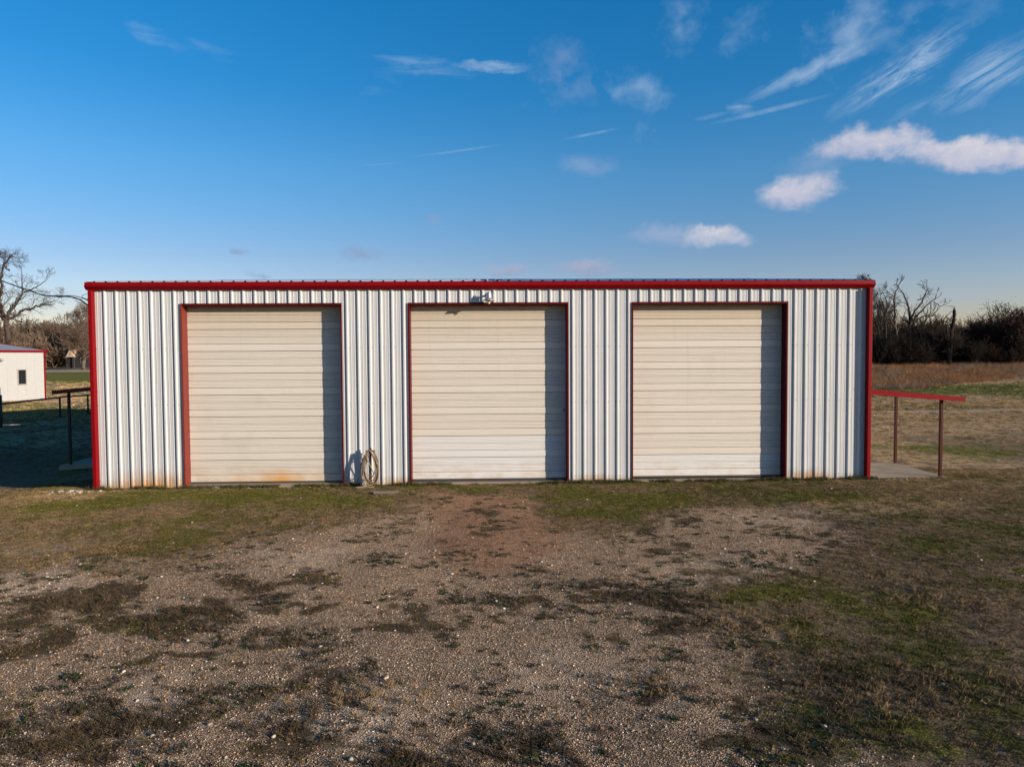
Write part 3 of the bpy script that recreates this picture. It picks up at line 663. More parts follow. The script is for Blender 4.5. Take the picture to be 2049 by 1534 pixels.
def rock_mesh(seed, sx, sy, sz):
    r_ = random.Random(seed); g = (1+5**.5)/2
    V = [Vector(p).normalized() for p in [(-1,g,0),(1,g,0),(-1,-g,0),(1,-g,0),(0,-1,g),(0,1,g),(0,-1,-g),(0,1,-g),(g,0,-1),(g,0,1),(-g,0,-1),(-g,0,1)]]
    F_ = [(0,11,5),(0,5,1),(0,1,7),(0,7,10),(0,10,11),(1,5,9),(5,11,4),(11,10,2),(10,7,6),(7,1,8),(3,9,4),(3,4,2),(3,2,6),(3,6,8),(3,8,9),(4,9,5),(2,4,11),(6,2,10),(8,6,7),(9,8,1)]
    return [(p.x*sx*r_.uniform(.75, 1.2), p.y*sy*r_.uniform(.75, 1.2), p.z*sz*r_.uniform(.75, 1.15)) for p in V], F_
v_, f_ = rock_mesh(3, .115, .09, .13)
tag(MB().add(v_, f_).build('rock', M_rock, None, loc=(-3.46, -.30, .07), bevel=.012), 'grey rock lying at the foot of the hose post', 'rock')
tag(MB().box(-.31, .31, -.075, .075, 0, .04).box(-.29, .22, -.16, -.08, 0, .02).build('wooden_board', M_wood, None, loc=(-2.75, -1.22, .0), bevel=.004), 'weathered board lying in the grass in front of the hose', 'board')

# ------------------------------------------------------------------ lean-to awnings over the side doors, concrete pads
def awning(label, x_in, x_out, z_in, z_out, y0, y1, posts, zb, mroof, mpost, padx):
    sx = 1 if x_out > x_in else -1
    A_ = empty('side_awning', (posts[0][0], posts[0][1], zb), label, 'awning')
    off = Vector((-posts[0][0], -posts[0][1], -zb)); th = .13
    def P(x, y, z): return tuple(Vector((x, y, z))+off)
    for yy in (y0, y1):                         # fascia boards front and back
        d = .02 if yy == y0 else -.02
        MB().add([P(x_in, yy, z_in-th), P(x_out, yy, z_out-th), P(x_out, yy, z_out), P(x_in, yy, z_in), P(x_in, yy+d, z_in-th), P(x_out, yy+d, z_out-th), P(x_out, yy+d, z_out), P(x_in, yy+d, z_in)],
                 [(0,1,2,3), (7,6,5,4), (0,4,5,1), (1,5,6,2), (2,6,7,3), (3,7,4,0)]).build('fascia', mroof, A_)
    pr = []; y = y0+.022
    while y < y1-.05: pr += [(y, 0), (y+.06, 0), (y+.08, .022), (y+.11, .022), (y+.13, 0)]; y += .2
    pr.append((y1-.022, 0)); n = len(pr)
    MB().add([P(x_in, y, z_in-.012+h*.4) for y, h in pr]+[P(x_out, y, z_out-.012+h*.4) for y, h in pr], [(i, i+1, n+i+1, n+i) for i in range(n-1)]).build('roof_sheet', mroof, A_)
    for yy in (y0+.25, y1-.25): MB().bar(P(x_in, yy, z_in-.09), P(x_out-sx*.05, yy, z_out-.09), .05, .08).build('beam', mpost, A_)
    for (px_, py_) in posts:
        zt = z_in+(z_out-z_in)*(px_-x_in)/(x_out-x_in)-.06
        MB().bar(P(px_, py_, zb), P(px_, py_, zt), .075, .075).build('post', mpost, A_, bevel=.006)
        MB().box(*[v for pr_ in (((px_-.09+off.x), (px_+.09+off.x)), ((py_-.09+off.y), (py_+.09+off.y)), ((zb+off.z), (zb+.012+off.z))) for v in pr_]).build('base_plate', mpost, A_)
awning('bright red lean-to awning on two posts at the right end of the building', 10.36, 13.02, 2.47, 2.255, -.10, 2.80, [(12.47, .10), (12.58, 2.50)], .02, M_red, M_maroon, None)
awning('dark awning on a post at the shaded left end of the building', -10.68, -14.22, 2.72, 2.43, 4.0, 6.6, [(-13.75, 4.12), (-13.75, 6.4)], .0, M_red_dark, M_blackpipe, None)
p1 = MB().box(10.36, 12.62, .02, 2.66, -.25, .035).build('concrete_pad', M_conc, None, bevel=.012); p1['kind'] = 'structure'
p2 = MB().box(-14.0, -10.70, 3.9, 6.7, -.25, .015).build('concrete_pad', M_conc, None, bevel=.012); p2['kind'] = 'structure'

# ------------------------------------------------------------------ service cables on the left
CB = empty('service_cable', (-10.77, 1.6, 4.80), 'black twisted service cable slung to the left end of the building', 'cable')
o0 = Vector((10.77, -1.6, -4.80))
main = [(-28.0, 16.0, 9.6), (-23.0, 11.5, 7.75), (-17.75, 7, 6.295), (-16.4, 6, 5.93), (-15.1, 5, 5.60), (-14.14, 4.2, 5.46), (-13.25, 3.5, 5.385), (-12.65, 3, 5.245), (-12.1, 2.5, 5.02), (-11.5, 2.1, 4.86), (-10.8, 1.7, 4.80)]
mp = smooth_path([Vector(p)+o0 for p in main], 8)
MB().tube(mp, .019, 6).build('main_cable', M_cable, CB, True)
tw = [p+Vector((.02*math.cos(i*.7), .02*math.sin(i*.7), .022*math.sin(i*.7))) for i, p in enumerate(mp)]
MB().tube(tw, .009, 5).build('bare_wire', M_cable_tan, CB, True)
MB().tube(smooth_path([Vector(p)+o0 for p in [(-14.3, 4.3, 5.49), (-13.3, 3.6, 5.43), (-12.6, 3.0, 5.31), (-12.0, 2.5, 5.12), (-11.2, 2.0, 4.95), (-10.8, 1.75, 4.9)]], 6), .013, 6).build('branch_cable', M_cable, CB, True)
LPW = empty('anchor_wire', (-10.77, 1.9, 5.25), 'thin wire loop and insulator at the top left corner of the building', 'wire')
MB().tube(smooth_path([(0, 0, .16), (-.7, .3, .17), (-1.5, .8, .16), (-1.78, 1.0, .08), (-1.5, .9, .0), (-1.2, .7, -.02)], 8), .007, 5).build('wire_loop', M_cable, LPW, True)
MB().tube([(-1.55, .9, .0), (-.9, .5, -.01), (0, 0, -.01)], .022, 8).build('insulator', M_cable, LPW, True)

# ------------------------------------------------------------------ pipe fence and outbuilding on the left
FN = empty('pipe_fence', (-24.8, 17.2, 0), 'dark pipe fence with a single top rail in front of the white outbuilding', 'fence')
fo = Vector((24.8, -17.2, 0)); fp = [(-24.8, 17.2), (-25.1, 22.6), (-25.35, 25.9), (-25.6, 31.0), (-25.8, 36.0)]
for i, (x, y) in enumerate(fp):
    z = float(ground_z(x, y)); MB().tube([Vector((x, y, z-.2))+fo, Vector((x, y, z+(1.62 if i == 0 else 1.14)))+fo], .065 if i == 0 else .055, 10).build('fence_post', M_blackpipe, FN, True)
for (a, b) in zip(fp[:-1], fp[1:]):
    MB().tube([Vector((*a, float(ground_z(*a))+1.16))+fo, Vector((*b, float(ground_z(*b))+1.16))+fo], .05, 10).build('rail', M_blackpipe, FN, True)
MB().tube([fo+Vector((-24.8, 17.2, 1.6)), fo+Vector((-24.8, 17.2, 2.0))], .012, 6).build('rod', M_blackpipe, FN)
OB = empty('outbuilding', (-38.7, 43.36, 0), 'small white metal outbuilding with red trim and one narrow window', 'building', rz=math.atan2(-4.58, -.806))
# local x runs along the lit wall towards the camera, local +y is into the building (west)
OL, OD, OH = 11.0, 9.0, 4.10; OR = 4.75
q_ = 1
M_owall = paint('white_outbuilding_steel', (.37, .37, .36), .5, .06, .2)
def ob_y(v): return -v                        # depth goes to local -y (west)
for k in range(12):
    a = k*.92+.05; b = min(a+.92, OL-.05)
    prf = [(a, 0), (a+.10, 0), (a+.12, .035), (a+.16, .035), (a+.18, 0), (a+.5, 0), (a+.52, .025), (a+.56, .025), (a+.58, 0), (b, 0)]
    hole = (2.35, 3.35)
    n = len(prf); mb = MB(); mb.add([(x, h, -.2) for x, h in prf]+[(x, h, OH) for x, h in prf], [(i, i+1, n+i+1, n+i) for i in range(n-1)]); mb.build('wall_panel', M_owall, OB)
MB().add([(.05, -.01, -.2), (.05, -OD, -.2), (.05, -OD, OH), (.05, -OD/2, OR-.05), (.05, -.01, OH)], [(0,1,2,3,4)]).build('gable_wall', M_owall, OB)
MB().add([(OL-.05, -.01, -.2), (OL-.05, -OD, -.2), (OL-.05, -OD, OH), (OL-.05, -OD/2, OR-.05), (OL-.05, -.01, OH)], [(0,1,2,3,4)]).build('gable_wall', M_owall, OB)
MB().box(.05, OL-.05, -OD-.02, -OD, -.2, OH).build('rear_wall', M_owall, OB)
def slope_sheet(y0, z0, y1, z1):
    mb = MB(); x = -.05; pr = []
    while x < OL: pr += [(x, 0), (x+.22, 0), (x+.24, .02), (x+.28, .02), (x+.30, 0)]; x += .305
    n = len(pr); return mb.add([(x, y0, z0+h) for x, h in pr]+[(x, y1, z1+h) for x, h in pr], [(i, i+1, n+i+1, n+i) for i in range(n-1)])
slope_sheet(.12, OH+.01, -OD/2, OR).build('roof', M_roof, OB); slope_sheet(-OD-.1, OH+.01, -OD/2, OR).build('roof', M_roof, OB)
MB().box(-.08, OL, .05, .16, OH-.14, OH+.015).build('eave_trim', M_red, OB)
MB().box(-.02, .13, -.14, .035, -.2, OH-.14).build('corner_trim', M_red, OB)
MB().add([(-.10, .16, OH-.1), (-.10, .16, OH+.06), (-.10, -OD/2, OR+.05), (-.10, -OD/2, OR-.1), (-.04, .16, OH-.1), (-.04, .16, OH+.06), (-.04, -OD/2, OR+.05), (-.04, -OD/2, OR-.1)],
         [(0,1,2,3), (7,6,5,4), (0,4,5,1), (1,5,6,2), (2,6,7,3), (3,7,4,0)]).build('rake_trim', M_red, OB)
wx0, wx1, wz0, wz1 = 2.1, 2.85, 1.32, 2.48
wf = MB()
for (a, b, c, d) in ((wx0-.07, wx0, wz0-.07, wz1+.07), (wx1, wx1+.07, wz0-.07, wz1+.07), (wx0, wx1, wz0-.07, wz0), (wx0, wx1, wz1, wz1+.07)): wf.box(a, b, .02, .08, c, d)
M_alu = paint('window_frame_metal', (.30, .27, .24), .4, .1)
wf = wf.build('window', M_alu, OB); MB().box(wx0, wx1, .021, .04, wz0, wz1).build('pane', M_glassdark, wf)
MB().lathe([(.001, .1), (.1, .08), (.14, -.06), (.10, -.12), (.001, -.14)], (4.5, .16, 3.35), 12).box(4.46, 4.54, .02, .10, 3.3, 3.4).build('wall_lamp', M_lamphead, OB)
# melt-water puddles by the fence
M_water = mat_glass('puddle_water', (.05, .055, .06), .03)
def puddle(cx, cy, a, b, seed):
    r_ = random.Random(seed); V = []; n = 22
    zz = max(float(ground_z(cx+u*a*.7, cy+v*b*.7)) for u, v in ((0,0),(1,0),(-1,0),(0,1),(0,-1)))
    for k in range(n):
        t = 2*math.pi*k/n; f = r_.uniform(.75, 1.1); V.append((cx+a*f*math.cos(t), cy+b*f*math.sin(t), zz+.006))
    o = MB().add(V, [tuple(range(n))]).build('puddle', M_water); o['kind'] = 'structure'
puddle(-25.2, 18.1, 1.1, .34, 1); puddle(-24.9, 21.9, .36, .16, 2)

# ------------------------------------------------------------------ bare trees
def bark(name, a, b, sc=3.):
    q = NB(name, .9, .1); p = q.pos(); q.color(q.mix(q.noise(q.scale(p, (1, 1, .3)), sc, 5, .65), a, b)); return q.mat
M_bark_w = bark('grey_brown_bark', (.05, .036, .028), (.15, .115, .09))
M_bark_d = bark('dark_wet_bark', (.020, .016, .014), (.070, .055, .046))
M_twig_w = bark('brown_twigs', (.095, .066, .047), (.20, .145, .105), .6)
M_twig_d = bark('dark_twigs', (.022, .017, .015), (.065, .048, .038), .6)
M_snag = bark('charred_dead_bark', (.012, .010, .009), (.05, .038, .03))
def mat_leaf(name, a, b):
    q = NB(name, .8, .15); q.color(q.mix(q.noise(q.pos(), 1.2, 4, .6), a, b)); return q.mat
M_leaf = mat_leaf('dry_russet_leaves', (.045, .020, .012), (.16, .065, .03))
M_bark_b = bark('dark_brown_bark', (.030, .022, .018), (.095, .072, .056))
M_twig_b = bark('dark_brown_twigs', (.045, .033, .027), (.10, .073, .057), .6)
class Seg:
    def __init__(s): s.a = []; s.b = []; s.ra = []; s.rb = []; s.tips = []
    def add(s, a, b, ra, rb): s.a.append(a); s.b.append(b); s.ra.append(ra); s.rb.append(rb)
def grow(S_, r_, p, d, L, rad, lev, maxlev, upb=.12, wander=.25, nch=(4, 6), minr=.008, lenf=(.45, .75)):
    n = 5 if lev < maxlev-1 else 3; step = L/n; d = np.array(d, float); d /= np.linalg.norm(d); p = np.array(p, float); rr = rad
    pts = [p]; tip = max(rad*.35, minr)
    for i in range(n):
        d = d+np.array([r_.gauss(0, wander), r_.gauss(0, wander), r_.gauss(0, wander)+upb]); d /= np.linalg.norm(d)
        q = p+d*step; r1 = rad+(tip-rad)*(i+1)/n
        S_.add(p, q, rr, r1); rr = r1; p = q; pts.append(p)
        if lev < maxlev and i >= (1 if lev == 0 else 0):
            for _ in range(r_.randint(*nch) if i == n-1 else max(1, r_.randint(*nch)//3)):
                ax = np.array([r_.gauss(0, 1), r_.gauss(0, 1), r_.gauss(0, 1)]); ax -= d*ax.dot(d); ax /= np.linalg.norm(ax)+1e-9
                an = r_.uniform(.35, 1.05); cd_ = d*math.cos(an)+ax*math.sin(an)
                grow(S_, r_, p, cd_, L*r_.uniform(*lenf), max(rr*r_.uniform(.45, .75), minr), lev+1, maxlev, upb, wander, nch, minr, lenf)
    if lev >= maxlev-1: S_.tips.append(p)
def seg_mesh(a, b, ra, rb, n=3):
    a = np.array(a); b = np.array(b); ra = np.array(ra); rb = np.array(rb); d = b-a; d /= np.linalg.norm(d, axis=1)[:, None]+1e-9
    ref = np.where(np.abs(d[:, 2:3]) < .9, np.array([[0, 0, 1.]]), np.array([[1., 0, 0]])); u = np.cross(d, ref); u /= np.linalg.norm(u, axis=1)[:, None]; w = np.cross(u, d)
    V = []; m_ = len(a)
    for k in range(n):
        t = 2*math.pi*k/n; V.append(a+(u*math.cos(t)+w*math.sin(t))*ra[:, None])
    for k in range(n):
        t = 2*math.pi*k/n; V.append(b+(u*math.cos(t)+w*math.sin(t))*rb[:, None])
    V = np.stack(V, 1).reshape(-1, 3); base = np.arange(m_)[:, None]*2*n
    F_ = np.concatenate([base+np.array([[k, (k+1) % n, n+(k+1) % n, n+k]]) for k in range(n)], 0)
    return V, F_
def limb_pts(S_, pts, r0, r1, r_, n=4, jit=.06):
    P = [np.array(p, float) for p in smooth_path(pts, n)]; m_ = len(P)-1
    for i in range(1, m_): P[i] = P[i]+np.array([r_.gauss(0, jit), r_.gauss(0, jit), r_.gauss(0, jit)])
    for i in range(m_): S_.add(P[i], P[i+1], r0+(r1-r0)*i/m_, r0+(r1-r0)*(i+1)/m_)
    return P
def leaf_quads(tips, r_, n_per, spread, size):
    V = []; F_ = []
    for t in tips:
        for _ in range(n_per):
            c = t+np.array([r_.gauss(0, spread), r_.gauss(0, spread), r_.gauss(0, spread)]); s_ = size*r_.uniform(.5, 1.2)
            u = np.array([r_.gauss(0, 1) for _ in range(3)]); u /= np.linalg.norm(u); w = np.cross(u, [r_.gauss(0, 1) for _ in range(3)]); w /= np.linalg.norm(w)+1e-9
            k = len(V); V += [c-u*s_, c+w*s_*.5, c+u*s_, c-w*s_*.5]; F_.append((k, k+1, k+2, k+3))
    return np.array(V), np.array(F_)
def make_tree(label, loc, group, T, C_, mt, mc, tips=None, leaf=None, name='bare_tree', cat='tree', rz=0.):
    root = empty(name, loc, label, cat, group, rz)
    V, F_ = seg_mesh(T.a, T.b, T.ra, T.rb, 7); np_mesh('trunk', V, F_, mt, root, 4, None, True)
    V, F_ = seg_mesh(C_.a, C_.b, C_.ra, C_.rb, 3); np_mesh('crown', V, F_, mc, root, 4)
    if leaf:
        V, F_ = leaf_quads(C_.tips, random.Random(5), *leaf); np_mesh('leaves', V, F_, M_leaf, root, 4)
    return root
def copy_thing(root, loc, rz, sc, label, group):
    r = root.copy(); COL.objects.link(r); r.location = loc; r.rotation_euler = (0, 0, rz); r.scale = (sc, sc, sc); r['label'] = label
    if group: r['group'] = group
    for ch in list(root.children):
        c = ch.copy(); COL.objects.link(c); c.parent = r
    return r
def limbed_tree(label, base, limbs, seed, twig, mt, mc, L=2.2, lev=2, every=2, minr=.014, group=None, name='bare_tree', scl=1., dvar=1.5, nch=(3, 5), upb=.12):
    """limbs: lists of (x, z) in metres from the trunk base with start/end radii; depth is added so the crown is round"""
    r_ = random.Random(seed); T = Seg(); C_ = Seg()
    for i, (pts, r0, r1) in enumerate(limbs):
        slope = 0 if i == 0 else r_.uniform(-dvar, dvar); P3 = []
        x0, z0 = pts[0]
        for (x, z) in pts: P3.append((x, slope*.28*math.hypot(x-x0, z-z0), z))
        P = limb_pts(T, P3, r0, r1, r_, 4, .05)
        if twig:
            n0 = len(P)//2 if i == 0 else 2
            for k in range(n0, len(P), every):
                f = k/len(P); dirv = P[min(k+1, len(P)-1)]-P[k-1]; dirv /= np.linalg.norm(dirv)+1e-9
                ax = np.array([r_.gauss(0, 1), r_.gauss(0, 1), r_.gauss(0, .7)]); ax -= dirv*ax.dot(dirv); ax /= np.linalg.norm(ax)+1e-9
                an = r_.uniform(.5, 1.1)
                grow(C_, r_, P[k], dirv*math.cos(an)+ax*math.sin(an), L*(1.1-.55*f)*r_.uniform(.6, 1.15), max(minr, (r0+(r1-r0)*f)*.45), 0, lev, upb, .24, nch, minr)
            grow(C_, r_, P[-1], P[-1]-P[-2], L*.55, max(minr, r1), 0, lev, upb, .24, nch, minr)
    return make_tree(label, base, group, T, C_, mt, mc, name=name)
# --- big bare tree behind the outbuilding (left edge)
k_ = .00918
def zz3(L, ox, oz): return [((x-ox)*k_, (oz-y)*k_+7.1) for x, y in L]
ox, oz = 105, 870
big = [([(0, -.3), (.05, 4.), (.0, 7.1)], .29, .24),
       (zz3([(105,870),(60,780),(25,660),(12,560),(-30,430),(-60,300)], ox, oz), .24, .06),
       (zz3([(22,620),(75,560),(112,470),(122,410),(160,310),(200,245),(262,195),(300,150),(372,182)], ox, oz), .15, .03),
       (zz3([(160,300),(112,255),(98,215)], ox, oz), .07, .03),
       (zz3([(105,870),(138,790),(190,710),(265,640),(322,540),(326,470),(335,330)], ox, oz), .20, .03),
       (zz3([(322,540),(400,512),(480,470),(580,400)], ox, oz), .09, .025),
       (zz3([(130,850),(200,820),(300,742),(380,735),(470,690),(560,662),(650,630)], ox, oz), .15, .025),
       (zz3([(105,872),(0,740),(-120,640),(-230,480)], ox, oz), .18, .04),
       (zz3([(14,575),(-50,430),(-40,250),(30,190),(70,160)], ox, oz), .12, .03),
       (zz3([(105,880),(40,830),(-60,790),(-200,760)], ox, oz), .12, .03)]
limbed_tree('tall bare tree with a forked trunk rising behind the white outbuilding', (-51.3, 57.5, .3), big, 11, True, M_bark_b, M_twig_b, 1.55, 2, 2, .0085, nch=(2, 4), upb=.05)
# --- dense small tree right of the outbuilding
def round_tree(seed, H, th, rad, lev=3, L=None, nch=(4, 6), minr=.02, spread=1.):
    r_ = random.Random(seed); T = Seg(); C_ = Seg()
    P = limb_pts(T, [(0, 0, -.3), (r_.uniform(-.2, .2), r_.uniform(-.2, .2), th*.6), (r_.uniform(-.3, .3), r_.uniform(-.3, .3), th), (r_.uniform(-.5, .5), r_.uniform(-.5, .5), H*.72)], rad, rad*.35, r_, 3, .05)
    L = L or H*.36
    for k in range(3, len(P)):
        f = (k-3)/max(1, len(P)-4)
        for _ in range(3):
            a = r_.uniform(0, 6.28); el_ = r_.uniform(.1, .7)+f*.5
            grow(C_, r_, P[k], (math.cos(a)*math.cos(el_)*spread, math.sin(a)*math.cos(el_)*spread, math.sin(el_)), L*(1-.35*f)*r_.uniform(.75, 1.1), rad*.42*(1-.5*f), 0, lev, .10, .22, nch, minr, (.42, .66))
    return T, C_
T, C_ = round_tree(21, 9.4, 2.4, .34, 3, 3.7, (3, 5), .014)
make_tree('dense brown leafless tree beside the pale road, right of the outbuilding', (-65.4, 96.5, float(ground_z(-65.4, 96.5))), None, T, C_, M_bark_w, M_twig_w)
T, C_ = round_tree(22, 8.0, 2.2, .26, 3, 3.2, (3, 4), .014)
make_tree('smaller leafless tree half hidden behind the left corner of the building', (-65.2, 104, float(ground_z(-65.2, 104))), None, T, C_, M_bark_w, M_twig_w)
# --- band of brown trees far left
protos = []
for s_ in range(4):
    T, C_ = round_tree(40+s_, 8.6, 1.6, .17, 3, 3.5, (3, 4), .026); protos.append((T, C_))
r_ = random.Random(3); LG = 'brown trees of the far left treeline'; first = {}
for i in range(20):
    x = -126+i*2.7+r_.uniform(-1, 1); y = 128+r_.uniform(0, 26); j = i % 4
    loc = (x, y, float(ground_z(x, y))); lab = 'bare brown tree in the far treeline beyond the pale road'
    if j not in first: first[j] = make_tree(lab, loc, LG, *protos[j], M_bark_w, M_twig_w, rz=r_.uniform(0, 6))
    else: copy_thing(first[j], loc, r_.uniform(0, 6), r_.uniform(.75, 1.12), lab, LG)
# --- right-hand dead trees
k2 = .0172
def z7(L, ox, oz=1010): return [((x-ox)*k2, (oz-y)*k2) for x, y in L]
ZR = float(ground_z(70, 106)); YR = 106.
def xr(px, y=YR):
    t = (px-1024.5)/1422; return (y+19.3)*(t+.0282)/(1-.0282*t)
t3 = [(z7([(735,1030),(735,800),(722,640),(714,520),(704,400),(708,260),(740,190),(765,130)], 735), .30, .05),
      (z7([(720,620),(650,480),(600,380),(545,320)], 735), .15, .04), (z7([(708,290),(650,255),(600,232)], 735), .09, .03), (z7([(706,400),(680,370),(640,340)], 735), .08, .03),
      (z7([(728,660),(780,520),(812,420)], 735), .13, .04), (z7([(740,195),(720,160),(718,140)], 735), .05, .03), (z7([(715,520),(670,440),(610,410)], 735), .10, .03)]
limbed_tree('dead tree with a pale trunk, first tall tree right of the building', (xr(1793.5), YR, ZR), t3, 31, True, M_bark_w, M_twig_d, 1.5, 1, 2, .026, nch=(2, 3))
t4 = [(z7([(845,1030),(848,830),(860,690),(862,560),(860,440),(838,362),(800,270),(748,190)], 848), .34, .05),
      (z7([(862,540),(890,420),(930,340),(952,230),(938,165)], 848), .19, .045), (z7([(866,560),(940,480),(1000,420),(1060,360),(1150,300),(1172,245)], 848), .18, .035),
      (z7([(1085,350),(1110,410),(1135,400)], 848), .06, .03), (z7([(1120,330),(1180,375),(1232,350)], 848), .08, .03), (z7([(890,530),(980,490),(1050,458)], 848), .13, .06), (z7([(940,310),(1000,280),(1045,240),(1010,205)], 848), .09, .035),
      (z7([(862,690),(940,610),(1030,575),(1105,570),(1175,605)], 848), .17, .035), (z7([(1030,575),(1080,610),(1110,640)], 848), .08, .03), (z7([(840,370),(800,340),(770,335)], 848), .08, .03), (z7([(1075,570),(1110,520),(1125,505)], 848), .06, .03)]
limbed_tree('dead tree with wide crooked limbs reaching right over the brush', (xr(1816, YR+2), YR+2, ZR), t4, 32, True, M_bark_d, M_twig_d, 1.5, 1, 2, .026, nch=(2, 3))
t2 = [(z7([(635,1030),(630,800),(618,640),(614,500),(590,380),(560,300)], 630), .24, .05), (z7([(616,560),(660,450),(690,380)], 630), .11, .04), (z7([(622,680),(560,560),(520,470)], 630), .13, .04), (z7([(614,500),(640,400),(630,300),(600,240)], 630), .10, .035), (z7([(600,420),(540,380),(500,330)], 630), .09, .03)]
limbed_tree('slender leafless tree just left of the pale dead trunk', (xr(1773, YR-1), YR-1, ZR), t2, 33, True, M_bark_d, M_twig_d, 1.9, 2, 3, .018, nch=(2, 4))
t1 = [(z7([(548,1030),(552,800),(545,600),(540,450),(520,330)], 550), .24, .05), (z7([(548,640),(600,520),(610,430)], 550), .12, .04), (z7([(545,600),(490,500),(450,380)], 550), .13, .04), (z7([(540,450),(570,350),(560,270)], 550), .1, .03), (z7([(550,740),(490,660),(440,600)], 550), .11, .03)]
limbed_tree('leafless tree close against the right corner of the building', (xr(1757.5, YR+1), YR+1, ZR), t1, 34, True, M_bark_d, M_twig_d, 1.9, 2, 3, .018, nch=(2, 4))
T, C_ = round_tree(35, 18.6, 8., .34, 3, 4.2, (3, 5), .020)
make_tree('tree whose rounded twiggy top shows above the right end of the roof', (xr(1727, 118), 118, ZR), None, T, C_, M_bark_d, M_twig_d)
def snag(label, pts, radii, loc, seed):
    r_ = random.Random(seed); root = empty('dead_trunk', loc, label, 'tree'); P = smooth_path(pts, 4); n = len(P)
    rad = [float(np.interp(i/(n-1), np.linspace(0, 1, len(radii)), radii))*r_.uniform(.85, 1.15) for i in range(n)]
    m_ = MB().tube(P, rad, 9); m_.build('trunk', M_snag, root)
    st = MB()
    for f in (.45, .62, .8, .9):
        p = P[int(f*(n-1))]; a = r_.uniform(0, 6.28); st.tube([p, p+Vector((math.cos(a)*.5, math.sin(a)*.3, .35))], [.09, .03], 5)
    st.build('branch_stubs', M_snag, root)
snag('tall dead trunk broken off bare, standing above the dark brush', z3 if False else [(-.3, 0, -.2), (-.15, 0, 3.), (0, 0, 5.9), (.35, 0, 8.0), (.42, 0, 9.3), (.38, 0, 10.2)], [.34, .30, .34, .26, .27, .12], (xr(1902.5, YR-4), YR-4, ZR), 1)
snag('shorter leaning dead trunk left of the tall broken one', [(.25, 0, -.2), (.15, 0, 3.), (.0, 0, 5.3), (-.35, 0, 7.4)], [.28, .26, .24, .15], (xr(1895, YR-4), YR-4, ZR), 2)
# --- russet and grey bushes of the right treeline
rp = []
for s_ in range(4):
    r2_ = random.Random(60+s_); T = Seg(); C_ = Seg()
    for _ in range(7):
        a = r2_.uniform(0, 6.28); grow(C_, r2_, (r2_.gauss(0, .5), r2_.gauss(0, .5), -.2), (math.cos(a)*.55, math.sin(a)*.55, 1.), r2_.uniform(3.2, 4.6), .07, 0, 3, .16, .18, (3, 5), .022, (.42, .7))
    P = limb_pts(T, [(0, 0, -.3), (.1, 0, 1.2), (.2, .1, 2.6), (.1, .2, 4.)], .12, .05, r2_, 3, .04); rp.append((T, C_))
def top_z(py, y): return 3.48+(706-py)*(y+19.3)/1422
bush = [(2035, 598, 2, 'large russet tree crown rising at the right edge of the treeline', 1), (2000, 622, 0, 'russet bushy tree left of the largest crown at the right edge', 1), (1972, 632, 1, 'twiggy dark tree between the broken trunk and the russet crowns', 1), (1940, 636, 3, 'low twiggy tree directly right of the tall broken trunk', 1),
        (1868, 632, 2, 'twiggy brown bush under the crooked limbs of the dead tree', 0), (1846, 628, 0, 'twiggy bush behind the trunk of the crooked dead tree', 0), (1885, 628, 1, 'pale-tipped bush left of the two broken trunks', 0), (2075, 605, 3, 'russet tree cut by the right edge of the photo', 1), (1915, 648, 0, 'low russet bush right behind the tall broken trunk', 1), (1990, 655, 3, 'low russet bush in front of the right-edge tree crowns', 1)]
fr = {}
for i, (px, py, j, lab, lf) in enumerate(bush):
    y = 104+((i*37) % 13); x = xr(px, y); h = top_z(py, y)-ZR; key = (j, lf)
    if key not in fr:
        fr[key] = make_tree(lab, (x, y, ZR), 'bushy trees of the right treeline', *rp[j], M_bark_d, M_twig_d, leaf=(4, .3, .075) if lf else None, name='bushy_tree', rz=i*1.3); root = fr[key]
    else: root = copy_thing(fr[key], (x, y, ZR), i*1.3, 1., lab, 'bushy trees of the right treeline')
    C2 = rp[j][1]; hh = max(b[2] for b in C2.b); s_ = h/hh; root.scale = (s_*1.15, s_*1.15, s_)
# small pale shed glimpsed between the trunks
SH_ = empty('garden_shed', (xr(1763, 128), 128, float(ground_z(80, 128))), 'small pale shed glimpsed between the dark trunks at the right', 'shed')
shz = 4.2; MB().box(-.85, .85, -.8, .8, -.2, shz).build('wall', paint('pale_shed_boards', (.42, .33, .28), .7, .15), SH_)
MB().add([(-1.0, -1, shz), (1.0, -1, shz), (1.0, 1, shz), (-1.0, 1, shz), (-1.0, 0, shz+.6), (1.0, 0, shz+.6)], [(0,1,5,4), (2,3,4,5), (0,4,3), (1,2,5), (0,3,2,1)]).build('roof', paint('white_shed_roof', (.8, .8, .8), .5), SH_)
MB().box(-.25, .35, -.83, -.81, .0, 2.1).build('door', M_dark, SH_)
